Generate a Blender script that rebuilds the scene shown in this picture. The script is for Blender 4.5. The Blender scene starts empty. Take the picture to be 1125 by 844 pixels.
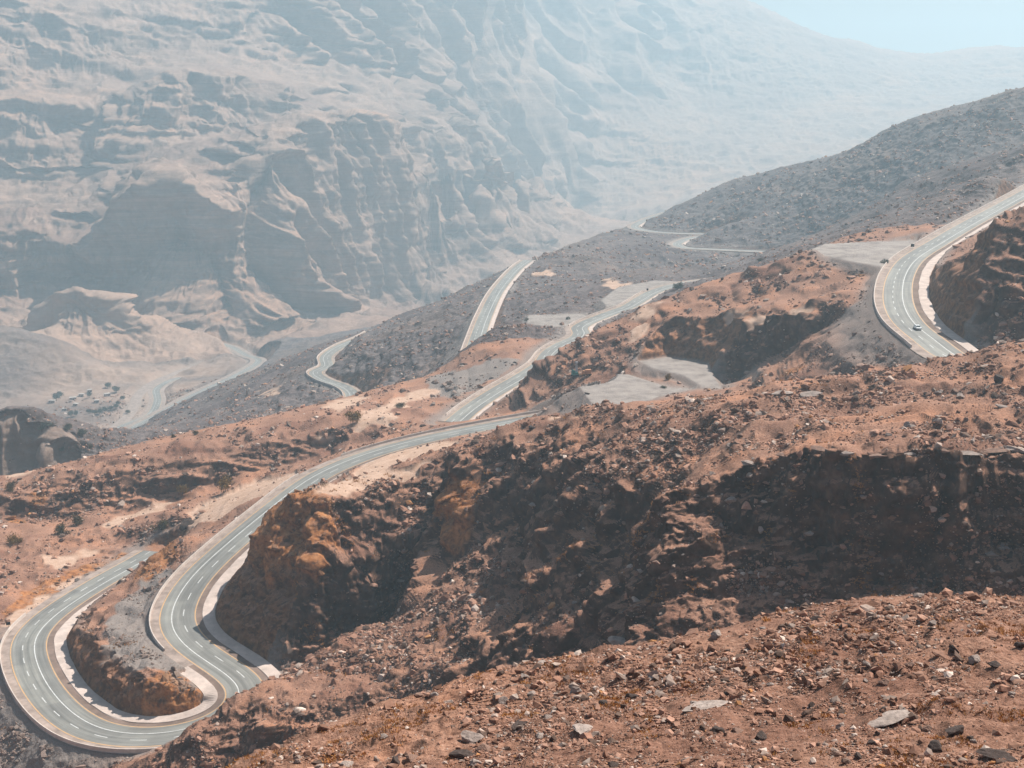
import bpy, math, random
import numpy as np
from mathutils import Vector, Matrix

# ------------------------------------------------------------------ camera
F = 1357.0                       # focal length in pixels of a 1125 x 844 frame
PITCH = math.radians(12.55)
scene = bpy.context.scene
cam_d = bpy.data.cameras.new("camera")
cam = bpy.data.objects.new("camera", cam_d)
scene.collection.objects.link(cam)
cam.location = (0, 0, 0)
cam.rotation_euler = (math.pi / 2 - PITCH, 0, 0)
cam_d.sensor_width = 36.0
cam_d.lens = 36.0 * F / 1125.0
cam_d.clip_start = 0.5
cam_d.clip_end = 60000
scene.camera = cam

# ------------------------------------------------------------------ light
SUN_EL, SUN_AZ = 52.0, 52.0      # degrees; azimuth clockwise from the view direction (+Y)
world = bpy.data.worlds.new("World")
scene.world = world
world.use_nodes = True
wn = world.node_tree
for n in list(wn.nodes):
    wn.nodes.remove(n)
w_out = wn.nodes.new("ShaderNodeOutputWorld")
w_bg = wn.nodes.new("ShaderNodeBackground")
w_sky = wn.nodes.new("ShaderNodeTexSky")
w_sky.sky_type = 'NISHITA'
w_sky.sun_disc = False
w_sky.sun_elevation = math.radians(SUN_EL)
w_sky.sun_rotation = math.radians(SUN_AZ)
w_sky.air_density = 1.0
w_sky.dust_density = 2.0
w_sky.ozone_density = 1.0
w_bg.inputs["Strength"].default_value = 0.05
wn.links.new(w_sky.outputs[0], w_bg.inputs[0])
wn.links.new(w_bg.outputs[0], w_out.inputs[0])

sun_d = bpy.data.lights.new("sun", 'SUN')
sun_d.energy = 5.0
sun_d.angle = math.radians(0.5)
sun_d.color = (1.0, 0.93, 0.84)
sun = bpy.data.objects.new("sun", sun_d)
scene.collection.objects.link(sun)
_az, _el = math.radians(SUN_AZ), math.radians(SUN_EL)
sdir = Vector((math.sin(_az) * math.cos(_el), math.cos(_az) * math.cos(_el), math.sin(_el)))
sun.rotation_euler = sdir.to_track_quat('Z', 'Y').to_euler()
sun.location = sdir * 1000

scene.view_settings.view_transform = 'Standard'
scene.view_settings.look = 'None'
scene.view_settings.exposure = 0.60
scene.view_settings.gamma = 1.0
scene.view_settings.use_curve_mapping = False
scene.render.engine = 'CYCLES'
scene.cycles.use_denoising = True
scene.cycles.max_bounces = 5
scene.cycles.diffuse_bounces = 2
scene.cycles.volume_bounces = 2
scene.cycles.sample_clamp_indirect = 6.0

HAZE_DENSITY = 2.3e-4

rng = np.random.default_rng(7)
random.seed(7)

# ------------------------------------------------------------------ pixel <-> place
CP, SP = math.cos(PITCH), math.sin(PITCH)

def ray(u, v):
    """azimuth and tan(elevation) of the direction seen at photo pixel (u, v)"""
    a = (np.asarray(u, float) - 562.5) / F
    b = -(np.asarray(v, float) - 422.0) / F
    dx, dy, dz = a, CP + b * SP, -SP + b * CP
    return np.arctan2(dx, dy), dz / np.hypot(dx, dy)

def plan(u, v, D=None, z=None):
    th, e = ray(u, v)
    if D is None:
        D = z / e
    return np.array([D * math.sin(th), D * math.cos(th), D * e])

# ------------------------------------------------------------------ noise
def _h(ix, iy, iz, seed):
    h = (ix.astype(np.uint32) * np.uint32(374761393) + iy.astype(np.uint32) * np.uint32(668265263)
         + iz.astype(np.uint32) * np.uint32(2147483647) + np.uint32((seed * 974634777) & 0xffffffff))
    h = (h ^ (h >> np.uint32(13))) * np.uint32(1274126177)
    h = (h ^ (h >> np.uint32(15))) * np.uint32(2246822519)
    return ((h ^ (h >> np.uint32(16))) & np.uint32(0xffff)).astype(np.float32) * np.float32(2.0 / 65535) - 1

def _fade(t):
    return t * t * (3 - 2 * t)

def noise3(x, y, z, seed=0):
    fx, fy, fz = np.floor(x), np.floor(y), np.floor(z)
    ix, iy, iz = fx.astype(np.int64), fy.astype(np.int64), fz.astype(np.int64)
    tx, ty, tz = _fade((x - fx).astype(np.float32)), _fade((y - fy).astype(np.float32)), _fade((z - fz).astype(np.float32))
    def c(a, b, d):
        return _h(ix + a, iy + b, iz + d, seed)
    x00 = c(0, 0, 0); x00 += tx * (c(1, 0, 0) - x00)
    x10 = c(0, 1, 0); x10 += tx * (c(1, 1, 0) - x10)
    x01 = c(0, 0, 1); x01 += tx * (c(1, 0, 1) - x01)
    x11 = c(0, 1, 1); x11 += tx * (c(1, 1, 1) - x11)
    y0 = x00 + ty * (x10 - x00)
    y1 = x01 + ty * (x11 - x01)
    return y0 + tz * (y1 - y0)

def noise2(x, y, seed=0):
    fx, fy = np.floor(x), np.floor(y)
    ix, iy = fx.astype(np.int64), fy.astype(np.int64)
    z = np.zeros_like(ix)
    tx, ty = _fade((x - fx).astype(np.float32)), _fade((y - fy).astype(np.float32))
    a = _h(ix, iy, z, seed); a = a + tx * (_h(ix + 1, iy, z, seed) - a)
    b = _h(ix, iy + 1, z, seed); b = b + tx * (_h(ix + 1, iy + 1, z, seed) - b)
    return a + ty * (b - a)

def sstep(a, b, x):
    t = np.clip((x - a) / (b - a), 0, 1)
    return t * t * (3 - 2 * t)

# ------------------------------------------------------------------ control lines of the terrain
CTRL = []                        # (u, v, D)

def ln(pts, step=16, ext=True):
    """breakline through (u, v, D) points; D < 0 means a height z instead of a distance"""
    P = []
    for u, v, d in pts:
        if d < 0:
            th, e = ray(u, v)
            d = d / float(e)
        P.append((u, v, d))
    for i, (u, v, d) in enumerate(P):
        CTRL.append((u, v, d))
        if i + 1 < len(P):
            u2, v2, d2 = P[i + 1]
            n = int(max(abs(u2 - u), abs(v2 - v)) / step)
            for k in range(1, n + 1):
                t = k / (n + 1)
                CTRL.append((u + (u2 - u) * t, v + (v2 - v) * t, d * (d2 / d) ** t))
    if ext:
        for u, v, d in P:
            if u <= 0:
                CTRL.append((u - 150, v, d)); CTRL.append((u - 400, v, d))
            if u >= 1125:
                CTRL.append((u + 150, v, d)); CTRL.append((u + 400, v, d))

def uDz(pts):
    """(u, D, z) points"""
    out = []
    for u, D, z in pts:
        e = z / D
        # invert to the row
        ang = math.atan(e) + PITCH
        out.append((u, 422 - F * math.tan(ang), D))
    return out

# foreground ledge
for D, z in ((3.2, -2.6), (6, -5.2), (12, -10.6), (22, -17.6)):
    for u in (-600, -200, 100, 400, 700, 1000, 1300, 1700):
        CTRL.append(uDz([(u, D, z)])[0])
ln([(290, 850, 58), (400, 846, 52), (600, 846, 46), (800, 846, 43), (1000, 846, 42), (1125, 846, 42)], 60)
ln([(600, 780, 58), (800, 760, 58), (1000, 750, 56), (1125, 750, 56)], 60)
crest = [(-300, 1080, 52), (-150, 1010, 56), (0, 950, 58), (100, 900, 60), (205, 848, 63), (218, 836, 64), (300, 808, 66), (370, 787, 68),
         (440, 767, 70), (500, 747, 72), (560, 735, 73), (620, 717, 74), (660, 713, 75), (700, 704, 76), (740, 696, 77),
         (790, 690, 78), (830, 670, 80), (870, 663, 82), (960, 661, 84), (1010, 656, 86), (1060, 663, 88), (1125, 665, 90)]
crest = [(u, v + (14 if u > 600 else 8), d) for u, v, d in crest]
crest = [(u, v + 26 * max(0.0, min(1.0, (420 - u) / 160)), d) for u, v, d in crest]
ln(crest, 20)
ln([(u, v + 55, d * 1.10) for u, v, d in crest], 40)
ln([(u, v + 130, d * 1.45) for u, v, d in crest], 60)
# gully below it
ln(uDz([(1125, 205, -112), (1000, 205, -114), (850, 210, -120), (700, 222, -132), (560, 250, -146), (440, 275, -160),
        (330, 285, -168), (215, 288, -177), (100, 280, -188), (0, 280, -200)]), 40)
# near spur: cliff rim, cliff foot
ln([(1125, 503, 260), (1060, 505, 258), (1000, 506, 256), (960, 511, 255), (920, 502, 258), (880, 503, 261), (840, 512, 262),
    (800, 522, 263), (760, 533, 266), (720, 548, 268)], 14)
ln([(1125, 497, 266), (1060, 499, 264), (1000, 500, 262), (960, 505, 261), (920, 496, 264), (880, 497, 267), (840, 505, 268), (800, 513, 270), (760, 524, 273)], 20)
ln([(1125, 600, 253), (1000, 605, 249), (900, 605, 249), (800, 615, 250), (740, 620, 252)], 30)
ln([(1125, 690, 240), (1000, 690, 236), (900, 700, 234), (800, 710, 232), (740, 715, 232)], 30)
# rubble face of the spur
ln([(700, 640, 258), (640, 640, 285), (600, 600, 325), (560, 600, 347)], 60)
ln([(640, 560, 312), (680, 520, 312), (600, 520, 362), (560, 515, 382)], 60)
ln([(560, 660, 320), (500, 680, 322), (620, 690, 265)], 60)
ln([(440, 722, 318), (380, 760, 303), (300, 800, 292), (480, 722, 307)], 60)
ridge = [(600, 459, 410), (560, 476, 405), (520, 492, 400), (498, 512, 398), (507, 530, 392), (521, 548, 386), (515, 580, 375),
         (500, 608, 366), (480, 638, 358), (460, 664, 351), (440, 685, 346), (400, 692, 338), (375, 702, 332), (355, 722, 326),
         (330, 744, 318), (300, 757, 312), (265, 768, 308), (237, 794, 303), (218, 832, 298), (205, 856, 292)]
ln(ridge, 12)
# spur skyline and its back
sky1 = [(600, 458, 410), (625, 446, 400), (655, 442, 385), (700, 438, 370), (760, 429, 352), (800, 424, 345), (850, 418, 340),
        (900, 412, 338), (960, 408, 338), (1000, 403, 338), (1040, 395, 340), (1080, 383, 342), (1125, 371, 345)]
sky1 = [(u, v + (10 if 620 < u < 790 else 5 if u < 1000 else 3), d) for u, v, d in sky1]
ln(sky1, 16)
ln([(u, v + 16, d * 1.10) for u, v, d in sky1[1:]], 40)
ln([(900, 460, 295), (1000, 450, 295), (1125, 440, 300), (760, 470, 310)], 60)
# road cut west of the spur: rim, foot
ln([(302, 578, 386), (322, 561, 390), (345, 550, 396), (375, 543, 402), (400, 540, 408), (430, 532, 412), (455, 524, 416), (480, 516, 414), (497, 513, 408)], 8)
ln([(372, 568, 394), (400, 568, 399), (430, 562, 403), (455, 556, 406), (480, 545, 405)], 12)
ln([(298, 642, -149), (345, 630, -146), (375, 622, -146), (400, 616, -146), (440, 612, -146), (485, 580, -137)], 12)
ln([(285, 715, -168), (330, 738, -173), (370, 715, -172), (410, 690, -168), (445, 660, -160), (475, 622, -150), (500, 585, -140)], 14)
ln([(400, 522, -141), (460, 503, -137), (540, 480, -132)], 40)
# island between the two arms of the hairpin
ln([(137, 659, -171), (108, 700, -169.5), (120, 728, -168.5), (155, 738, -167.5), (188, 744, -167.5), (214, 757, -170)], 14)
ln([(150, 690, -168), (170, 715, -168)], 14)
ln([(150, 632, -176), (172, 615, -171), (192, 597, -164.5)], 12)
# fill slope outside the hairpin
ln([(40, 832, -187), (0, 790, -191), (0, 844, -196), (100, 846, -189)], 40, False)
# shelf to the left of the road
ln([(0, 680, -183), (60, 645, -185), (110, 620, -186), (150, 600, -187)], 30)
ln([(0, 600, -184), (80, 590, -183), (160, 575, -181), (230, 555, -175), (290, 535, -167), (350, 508, -159), (400, 490, -154), (500, 466, -147), (570, 452, -143)], 30)
ln([(0, 562, -184), (60, 560, -183), (120, 553, -181), (180, 543, -178), (240, 528, -174), (300, 512, -169), (360, 492, -161), (430, 474, -154)], 20)
def dz(u, v, z):
    return float(z / ray(u, v)[1])
band = [(0, 562, -184, 545), (60, 560, -183, 541), (120, 553, -181, 532), (180, 543, -178, 523), (240, 528, -174, 511), (300, 512, -169, 494), (360, 492, -161, 477), (430, 474, -154, 460)]
ln([(u, vt, dz(u, v, z) + 6) for u, v, z, vt in band], 14)
shelf = [(0, 525, 640), (60, 512, 655), (120, 497, 670), (200, 478, 690), (270, 465, 700), (330, 450, 705), (400, 431, 710), (450, 418, 715), (480, 412, 730)]
ln(shelf, 20)
ln([(u, v + 22, d * 1.13) for u, v, d in shelf], 40)
ln([(430, 445, -155), (480, 430, -154), (500, 440, -151), (560, 440, -146)], 40)
# mound and lay-by in the bend
ln([(480, 412, 735), (500, 396, 750), (520, 380, 765), (540, 366, 785), (560, 354, 800)], 14)
ln([(560, 353, -138.5), (600, 346, -138.5), (638, 346, -138.5)], 20)
ln([(560, 400, 705), (590, 375, 755), (540, 400, 715)], 20)
# second hill (below the right-hand road)
ln([(592, 440, 570), (600, 418, 585), (607, 400, 596), (614, 385, 606), (626, 374, 616), (644, 371, 622), (662, 360, 630), (682, 350, 634), (720, 329, 640), (760, 316, 645), (800, 303, 645),
    (840, 291, 645), (870, 281, 640), (892, 273, 640)], 14)
ln([(u, v + 20, d * 1.09) for u, v, d in ((607, 402, 596), (640, 374, 620), (680, 352, 634), (720, 329, 640), (760, 316, 645), (800, 303, 645), (840, 291, 650))], 30)
ln([(725, 374, 577), (800, 371, 561), (860, 367, 545), (920, 367, 521), (980, 376, 484), (1010, 386, 466)], 14)
ln([(725, 388, 572), (800, 402, 556), (860, 406, 540), (920, 407, 516), (980, 410, 479), (1015, 402, 461)], 14)
ln([(680, 385, 585), (740, 350, 600), (800, 340, 605), (900, 325, 580), (950, 320, 545), (850, 310, 620)], 60)
ln([(825, 413, -112), (870, 412, -108), (940, 411, -100)], 40)
# hill cut by the right-hand road
ln([(1036, 300, 480), (1045, 286, 484), (1060, 273, 488), (1080, 259, 492), (1100, 245, 496), (1125, 226, 500)], 10)
ln([(1060, 284, 600), (1090, 262, 620), (1125, 240, 620)], 20)
ln([(1038, 325, 468), (1060, 328, 463), (1090, 325, 462), (1125, 322, 462)], 14)
ln([(1030, 350, -78), (1045, 364, -79), (1075, 381, -80), (1125, 395, -81)], 14)
ln([(1125, 392, 420), (1100, 400, 410)], 20)
# ridge behind it
ln([(735, 233, 1750), (760, 219, 1720), (800, 201, 1700), (850, 189, 1680), (900, 176, 1650), (950, 156, 1620), (985, 138, 1600), (1000, 135, 1590),
    (1050, 120, 1560), (1090, 106, 1540), (1125, 96, 1520)], 16)
ln([(760, 250, 2000), (900, 215, 1950), (1000, 180, 1900), (1125, 150, 1850)], 60)
ln([(1000, 200, 1150), (1125, 165, 1050)], 60)
ln([(1125, 188, 880), (1060, 215, 850), (1000, 240, 820), (930, 262, 760)], 30)
ln([(800, 246, 1480), (860, 244, 1470), (905, 248, 1420)], 40)
ln([(915, 262, 1150), (940, 254, 1000)], 30)
# flank with the switchbacks
ln([(850, 286, -160), (800, 288, -160), (740, 293, -164), (690, 298, -166)], 30)
ln([(800, 303, -172), (740, 306, -174), (690, 300, -166)], 30)
ln([(735, 234, 1760), (690, 249, 1650), (650, 263, 1500), (610, 278, 1380), (575, 295, 1290), (540, 310, 1260), (500, 326, 1220), (450, 346, 1190), (400, 371, 1170),
    (340, 388, 1250), (300, 398, 1350), (215, 433, 1400), (170, 456, 1400), (120, 489, 1330), (85, 505, 1300)], 20)
ln([(650, 300, 1100), (600, 330, 980), (640, 282, 1300), (580, 320, 1100)], 60)
ln([(500, 365, 950), (440, 392, 960), (380, 430, 930), (300, 432, 1010), (230, 460, 1010), (170, 478, 1050), (100, 500, 1080)], 40)
ln([(690, 275, 1900), (600, 300, 1700), (500, 345, 1500), (400, 390, 1480), (340, 402, 1500)], 50)
# rock tower at the left
ln([(0, 473, 900), (28, 473, 900), (40, 490, 892), (50, 503, 888), (64, 514, 884)], 8)
ln([(0, 560, 892), (30, 560, 892), (55, 540, 884), (68, 525, 880)], 12)
ln([(0, 490, 1000), (40, 500, 1000)], 20)
# valley floor
ln([(0, 475, -392), (60, 470, -392), (100, 488, -390), (60, 440, -391), (100, 425, -390), (150, 425, -388), (190, 410, -385), (0, 440, -391)], 40)
ln([(230, 388, -382), (260, 380, -382), (300, 385, -382)], 40)
# low hills left of the valley
ln([(0, 362, 1950), (40, 373, 1940), (80, 396, 1900), (112, 420, 1830)], 16)
ln([(0, 385, 2100), (60, 390, 2080)], 20)
ln([(5, 332, 2100), (50, 324, 2080), (84, 318, 2060), (110, 330, 2060), (135, 346, 2070), (170, 356, 2080), (215, 381, 2030)], 14)
ln([(20, 370, 2010), (70, 380, 1990), (110, 402, 1960), (160, 392, 1990)], 20)
ln([(40, 345, 2180), (120, 350, 2180)], 30)
# left massif: foot, tiers, benches
ln([(0, 335, 2240), (130, 352, 2240), (215, 374, 2080), (290, 386, 2000), (330, 371, 2090), (400, 336, 2450), (460, 312, 2750), (520, 286, 3100), (600, 241, 4000)], 20)
ln([(0, 236, 2390), (60, 236, 2400), (110, 225, 2420), (150, 190, 2330), (185, 182, 2300), (230, 196, 2400), (270, 193, 2400), (300, 172, 2380), (350, 166, 2500), (430, 165, 2700), (480, 164, 2880),
    (540, 161, 3150), (585, 185, 3500)], 18)
ln([(0, 190, 2620), (100, 188, 2640), (150, 152, 2640), (250, 150, 2680), (350, 140, 2850), (430, 140, 3000), (540, 148, 3400)], 30)
ln([(0, 122, 2720), (60, 116, 2730), (110, 128, 2750), (165, 94, 2760), (200, 86, 2780), (260, 84, 2830), (330, 108, 2930), (400, 122, 3080), (480, 135, 3250)], 20)
ln([(0, 100, 2900), (100, 92, 2950), (200, 60, 3100), (300, 52, 3250), (400, 70, 3400), (500, 100, 3600)], 40)
ln([(0, 20, 3080), (50, 12, 3090), (110, 25, 3110), (160, 45, 3150), (230, 5, 3350), (330, -10, 3500), (450, -20, 3900), (560, -30, 4500)], 30)
ln([(0, -50, 3700), (300, -40, 4200), (600, -30, 5200)], 60)
ln([(300, 380, 1900), (380, 345, 2200), (450, 322, 2500), (520, 293, 2850), (590, 262, 3300), (640, 258, 3300)], 40)
ln([(430, 310, 2600), (560, 262, 3300)], 40)
# far mountain
sk = [(640, -60, 6000), (815, 0, 6200), (832, 9, 6200), (860, 18, 6250), (885, 31, 6300), (910, 43, 6400), (935, 43, 6400), (960, 52, 6500), (990, 60, 6600),
      (1012, 60, 6700), (1045, 67, 6900), (1065, 55, 6700), (1090, 54, 6700), (1125, 55, 6700)]
ln(sk, 20)
ln([(640, 240, 4200), (700, 232, 4000), (780, 215, 3900), (900, 190, 3800), (1125, 130, 3600)], 40)
ln([(600, 150, 4500), (650, 90, 5000), (700, 150, 4700), (760, 100, 5300), (850, 120, 5200), (960, 110, 5500), (1060, 100, 5800)], 60)
ln([(u, 130, 9500) for u in (0, 300, 600, 900, 1125)], 400)
ln([(u, v + 90, 8000) for u, v, d in sk[1:]], 60)

# ------------------------------------------------------------------ roads (u, v, z) along the centre line
ROADS = {
    'main': dict(pts=[(612, 456, -137.4), (590, 459, -138), (513, 473, -141), (449, 487, -144), (398, 502, -147), (346, 525, -150.5), (299, 561, -155.5), (252, 600, -160), (216, 634, -163.5),
                      (197, 664, -165.8), (194, 688, -167), (210, 709, -168.5), (243, 731, -170), (268, 748, -171), (277, 762, -172), (268, 777, -173), (244, 793, -174),
                      (208, 805, -175), (162, 811, -176), (110, 806, -177), (73, 786, -178), (47, 757, -179), (33, 727, -180), (32, 702, -181), (50, 680, -182),
                      (79, 659, -183), (115, 637, -184), (146, 620, -185), (170, 606, -186)], L=9.5, R=9.5),
    'right': dict(pts=[(1080, 405, -82), (1046, 393, -80.5), (1023, 375, -79), (1002, 359, -77.5), (990, 342, -76), (986, 323, -74.5), (990, 302, -72.8), (1003, 284, -71), (1030, 267, -68),
                       (1062, 248, -64), (1097, 229, -59), (1124, 214, -54), (1170, 188, -45)], L=10, R=10),
    'middle': dict(pts=[(500, 464, -151.5), (519, 448, -150), (546, 430, -148), (577, 412, -145.5), (596, 399, -144), (605, 387, -142.5), (619, 378, -141.2), (635, 371, -140.2), (639, 365.5, -139.5), (636, 360.5, -138.9), (645, 354.5, -137.9), (662, 347.5, -136.5), (677, 342, -135.5),
                        (690, 337.5, -134.5), (704, 329, -133), (720, 320, -131.5), (745, 312.5, -130.2), (777, 308, -129.3), (810, 303, -128)], L=9.5, R=8.5),
    'lower': dict(pts=[(519, 388, -161), (523, 376, -160.5), (533, 348, -160), (547, 320, -160), (566, 297, -159.5), (580, 286, -159)], L=9, R=9),
    'upper': dict(pts=[(880, 279, -154), (854, 277, -153.6), (808, 275, -153), (775, 273.5, -153), (752, 272, -153), (744, 267.5, -152.6), (762, 261, -151.5), (790, 258, -150.8), (771, 257, -150.6), (739, 256, -150.3),
                          (711, 253.5, -150), (697, 248.5, -149.5), (714, 240, -147), (733, 234, -145)], L=10, R=10),
    'bend': dict(pts=[(410, 364, -214), (397, 371, -214), (373, 381, -214.5), (358, 392, -215), (359, 402, -215.3), (346, 409, -215.6), (356, 417, -216), (376, 424, -216), (386, 431, -216), (388, 440, -216)], L=8, R=8),
    'valley': dict(pts=[(238, 377, -383), (254, 381, -383), (270, 390, -380), (284, 397, -370), (256, 414, -363), (213, 434, -366), (171, 457, -370), (139, 474, -374), (118, 490, -378), (95, 508, -380)], L=12, R=12),
    'track': dict(pts=[(60, 512, -389), (84, 494, -389), (112, 478, -388), (136, 462, -387), (147, 447, -386), (152, 434, -386), (170, 420, -386), (196, 409, -386), (228, 398, -385)], L=7, R=7),
    'loop': dict(pts=[(200, 415, -386), (185, 419, -386), (172, 428, -386), (173, 441, -386), (163, 457, -386), (133, 469, -387), (88, 498, -388), (60, 515, -389)], L=11, R=11),
}

def catmull(P, n=24):
    P = np.array(P)
    Q = np.vstack([2 * P[0] - P[1], P, 2 * P[-1] - P[-2]])
    out = []
    for i in range(1, len(Q) - 2):
        p0, p1, p2, p3 = Q[i - 1], Q[i], Q[i + 1], Q[i + 2]
        for k in range(n):
            t = k / n
            out.append(0.5 * (2 * p1 + (p2 - p0) * t + (2 * p0 - 5 * p1 + 4 * p2 - p3) * t * t + (3 * p1 - p0 - 3 * p2 + p3) * t ** 3))
    out.append(P[-1])
    return np.array(out)

def resample(C, step):
    d = np.r_[0, np.cumsum(np.linalg.norm(np.diff(C[:, :2], axis=0), axis=1))]
    s = np.linspace(0, d[-1], max(3, int(d[-1] / step) + 1))
    return np.stack([np.interp(s, d, C[:, k]) for k in range(3)], 1), s

def smooth(C, k):
    for _ in range(k):
        C[1:-1] = 0.25 * C[:-2] + 0.5 * C[1:-1] + 0.25 * C[2:]
    return C

for nm, r in ROADS.items():
    P = [plan(u, v, z=z) for u, v, z in r['pts']]
    C, s = resample(catmull(P), 2.0)
    C = smooth(C, 25 if nm in ('main', 'right') else 8)
    C, s = resample(C, 2.0)
    T = np.gradient(C[:, :2], axis=0)
    T /= np.linalg.norm(T, axis=1)[:, None]
    r['C'], r['s'], r['T'] = C, s, T
    r['N'] = np.stack([T[:, 1], -T[:, 0]], 1)          # to the traveller's right
    r['slope'] = np.gradient(C[:, 2]) / np.maximum(np.gradient(s), 1e-6)
    for p in C[::6]:                                     # the terrain follows the road bed
        CTRL.append(('xyz',) + tuple(p))

# flat pads beside the roads: outline (u, v), height
PADS = {
    'right_lot': ([(890, 274), (906, 268), (960, 265), (1008, 264), (1000, 274), (985, 285), (968, 293), (940, 288), (905, 281)], -71.5),
    'near_lot': ([(631, 417), (640, 411), (690, 411), (715, 419), (738, 426), (768, 428), (725, 437), (690, 447), (655, 450), (645, 436)], -118),
    'upper_lot': ([(702, 397), (735, 392), (778, 400), (783, 412), (795, 430), (770, 424), (752, 413), (715, 404)], -115.8),
    'bend_lot': ([(562, 352), (580, 346), (640, 345), (650, 350), (632, 357), (600, 360), (575, 357)], -138.5),
    'mid_lot': ([(660, 330), (680, 315), (720, 308), (745, 309), (725, 317), (690, 330), (668, 338)], -133.5),
}
pads = []
for nm, (poly, z) in PADS.items():
    pads.append((nm, np.array([plan(u, v, z=z)[:2] for u, v in poly]), z))
    c = np.mean([plan(u, v, z=z) for u, v in poly], axis=0)
    CTRL.append(('xyz',) + tuple(c))

def poly_sdf(px, py, poly):
    """signed distance to a polygon (negative inside)"""
    d2 = np.full(px.shape, 1e12)
    inside = np.zeros(px.shape, bool)
    n = len(poly)
    for i in range(n):
        ax, ay = poly[i]; bx, by = poly[(i + 1) % n]
        ex, ey = bx - ax, by - ay
        t = np.clip(((px - ax) * ex + (py - ay) * ey) / (ex * ex + ey * ey + 1e-9), 0, 1)
        d2 = np.minimum(d2, (px - ax - t * ex) ** 2 + (py - ay - t * ey) ** 2)
        cond = ((ay > py) != (by > py))
        xi = (bx - ax) * (py - ay) / (by - ay + 1e-12) + ax
        inside ^= cond & (px < xi)
    d = np.sqrt(d2)
    return np.where(inside, -d, d)

# ------------------------------------------------------------------ base surface: radial basis functions over (azimuth, ln distance)
pts = []
for c in CTRL:
    if c[0] == 'xyz':
        _, x, y, z = c
        D = math.hypot(x, y)
        pts.append((math.atan2(x, y), math.log(D), z / D))
    else:
        th, e = ray(c[0], c[1])
        pts.append((float(th), math.log(c[2]), float(e)))
keep = []
for p in pts:
    if all((p[0] - q[0]) ** 2 + (p[1] - q[1]) ** 2 > 0.0055 ** 2 for q in keep):
        keep.append(p)
K = np.array(keep)
nK = len(K)
d = np.hypot(K[:, None, 0] - K[None, :, 0], K[:, None, 1] - K[None, :, 1])
A = np.zeros((nK + 3, nK + 3))
A[:nK, :nK] = d - 0.0012 * np.eye(nK)
A[:nK, nK:] = np.c_[np.ones(nK), K[:, :2]]
A[nK:, :nK] = A[:nK, nK:].T
W = np.linalg.solve(A, np.r_[K[:, 2], np.zeros(3)])

TH0, TH1 = math.radians(-43), math.radians(43)
S0, S1 = math.log(3.0), math.log(9400.0)
NT, NS = 380, 760
gt, gs = np.linspace(TH0, TH1, NT), np.linspace(S0, S1, NS)
EG = np.zeros((NT, NS), np.float32)
W32, K32 = W.astype(np.float32), K.astype(np.float32)
for i in range(NT):
    dd = np.sqrt((np.float32(gt[i]) - K32[None, :, 0]) ** 2 + (gs[:, None].astype(np.float32) - K32[None, :, 1]) ** 2)
    EG[i] = dd @ W32[:nK] + W32[nK] + W32[nK + 1] * gt[i] + W32[nK + 2] * gs

def base_e(th, s):
    a = np.clip((th - TH0) / (TH1 - TH0) * (NT - 1), 0, NT - 1.001)
    b = np.clip((s - S0) / (S1 - S0) * (NS - 1), 0, NS - 1.001)
    i, j = a.astype(np.int32), b.astype(np.int32)
    fa, fb = (a - i).astype(np.float32), (b - j).astype(np.float32)
    return ((EG[i, j] * (1 - fb) + EG[i, j + 1] * fb) * (1 - fa) + (EG[i + 1, j] * (1 - fb) + EG[i + 1, j + 1] * fb) * fa)

CARVE_ORDER = ['track', 'loop', 'valley', 'bend', 'lower', 'upper', 'middle', 'right', 'main']
REACH = 70.0

def near_road(r, x, y, reach):
    C = r['C']
    lo, hi = C[:, :2].min(0) - reach, C[:, :2].max(0) + reach
    idx = np.nonzero((x > lo[0]) & (x < hi[0]) & (y > lo[1]) & (y < hi[1]))[0]
    if not len(idx):
        return idx, None, None, None
    sub = C[::2]
    px, py = x[idx].astype(np.float32), y[idx].astype(np.float32)
    best = np.full(len(idx), 1e12, np.float32); bi = np.zeros(len(idx), np.int32)
    for k in range(len(sub)):
        q = (px - np.float32(sub[k, 0])) ** 2 + (py - np.float32(sub[k, 1])) ** 2
        m = q < best
        best[m] = q[m]; bi[m] = k
    ok = best < reach * reach
    idx, bi = idx[ok], bi[ok] * 2
    dx, dy = x[idx] - C[bi, 0], y[idx] - C[bi, 1]
    al = dx * r['T'][bi, 0] + dy * r['T'][bi, 1]
    lat = dx * r['N'][bi, 0] + dy * r['N'][bi, 1]
    lat = np.sign(lat) * np.maximum(np.abs(lat), np.sqrt(np.maximum(dx * dx + dy * dy - np.minimum(al * al, 4.0), 0)))
    z = C[bi, 2] + r['slope'][bi] * np.clip(al, -2.2, 2.2)
    return idx, lat, z, bi

CUT = {'main': 1.7, 'right': 1.7, 'middle': 1.0, 'lower': 0.8, 'upper': 0.9, 'bend': 0.9, 'valley': 0.7, 'loop': 0.7, 'track': 0.7}

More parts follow.
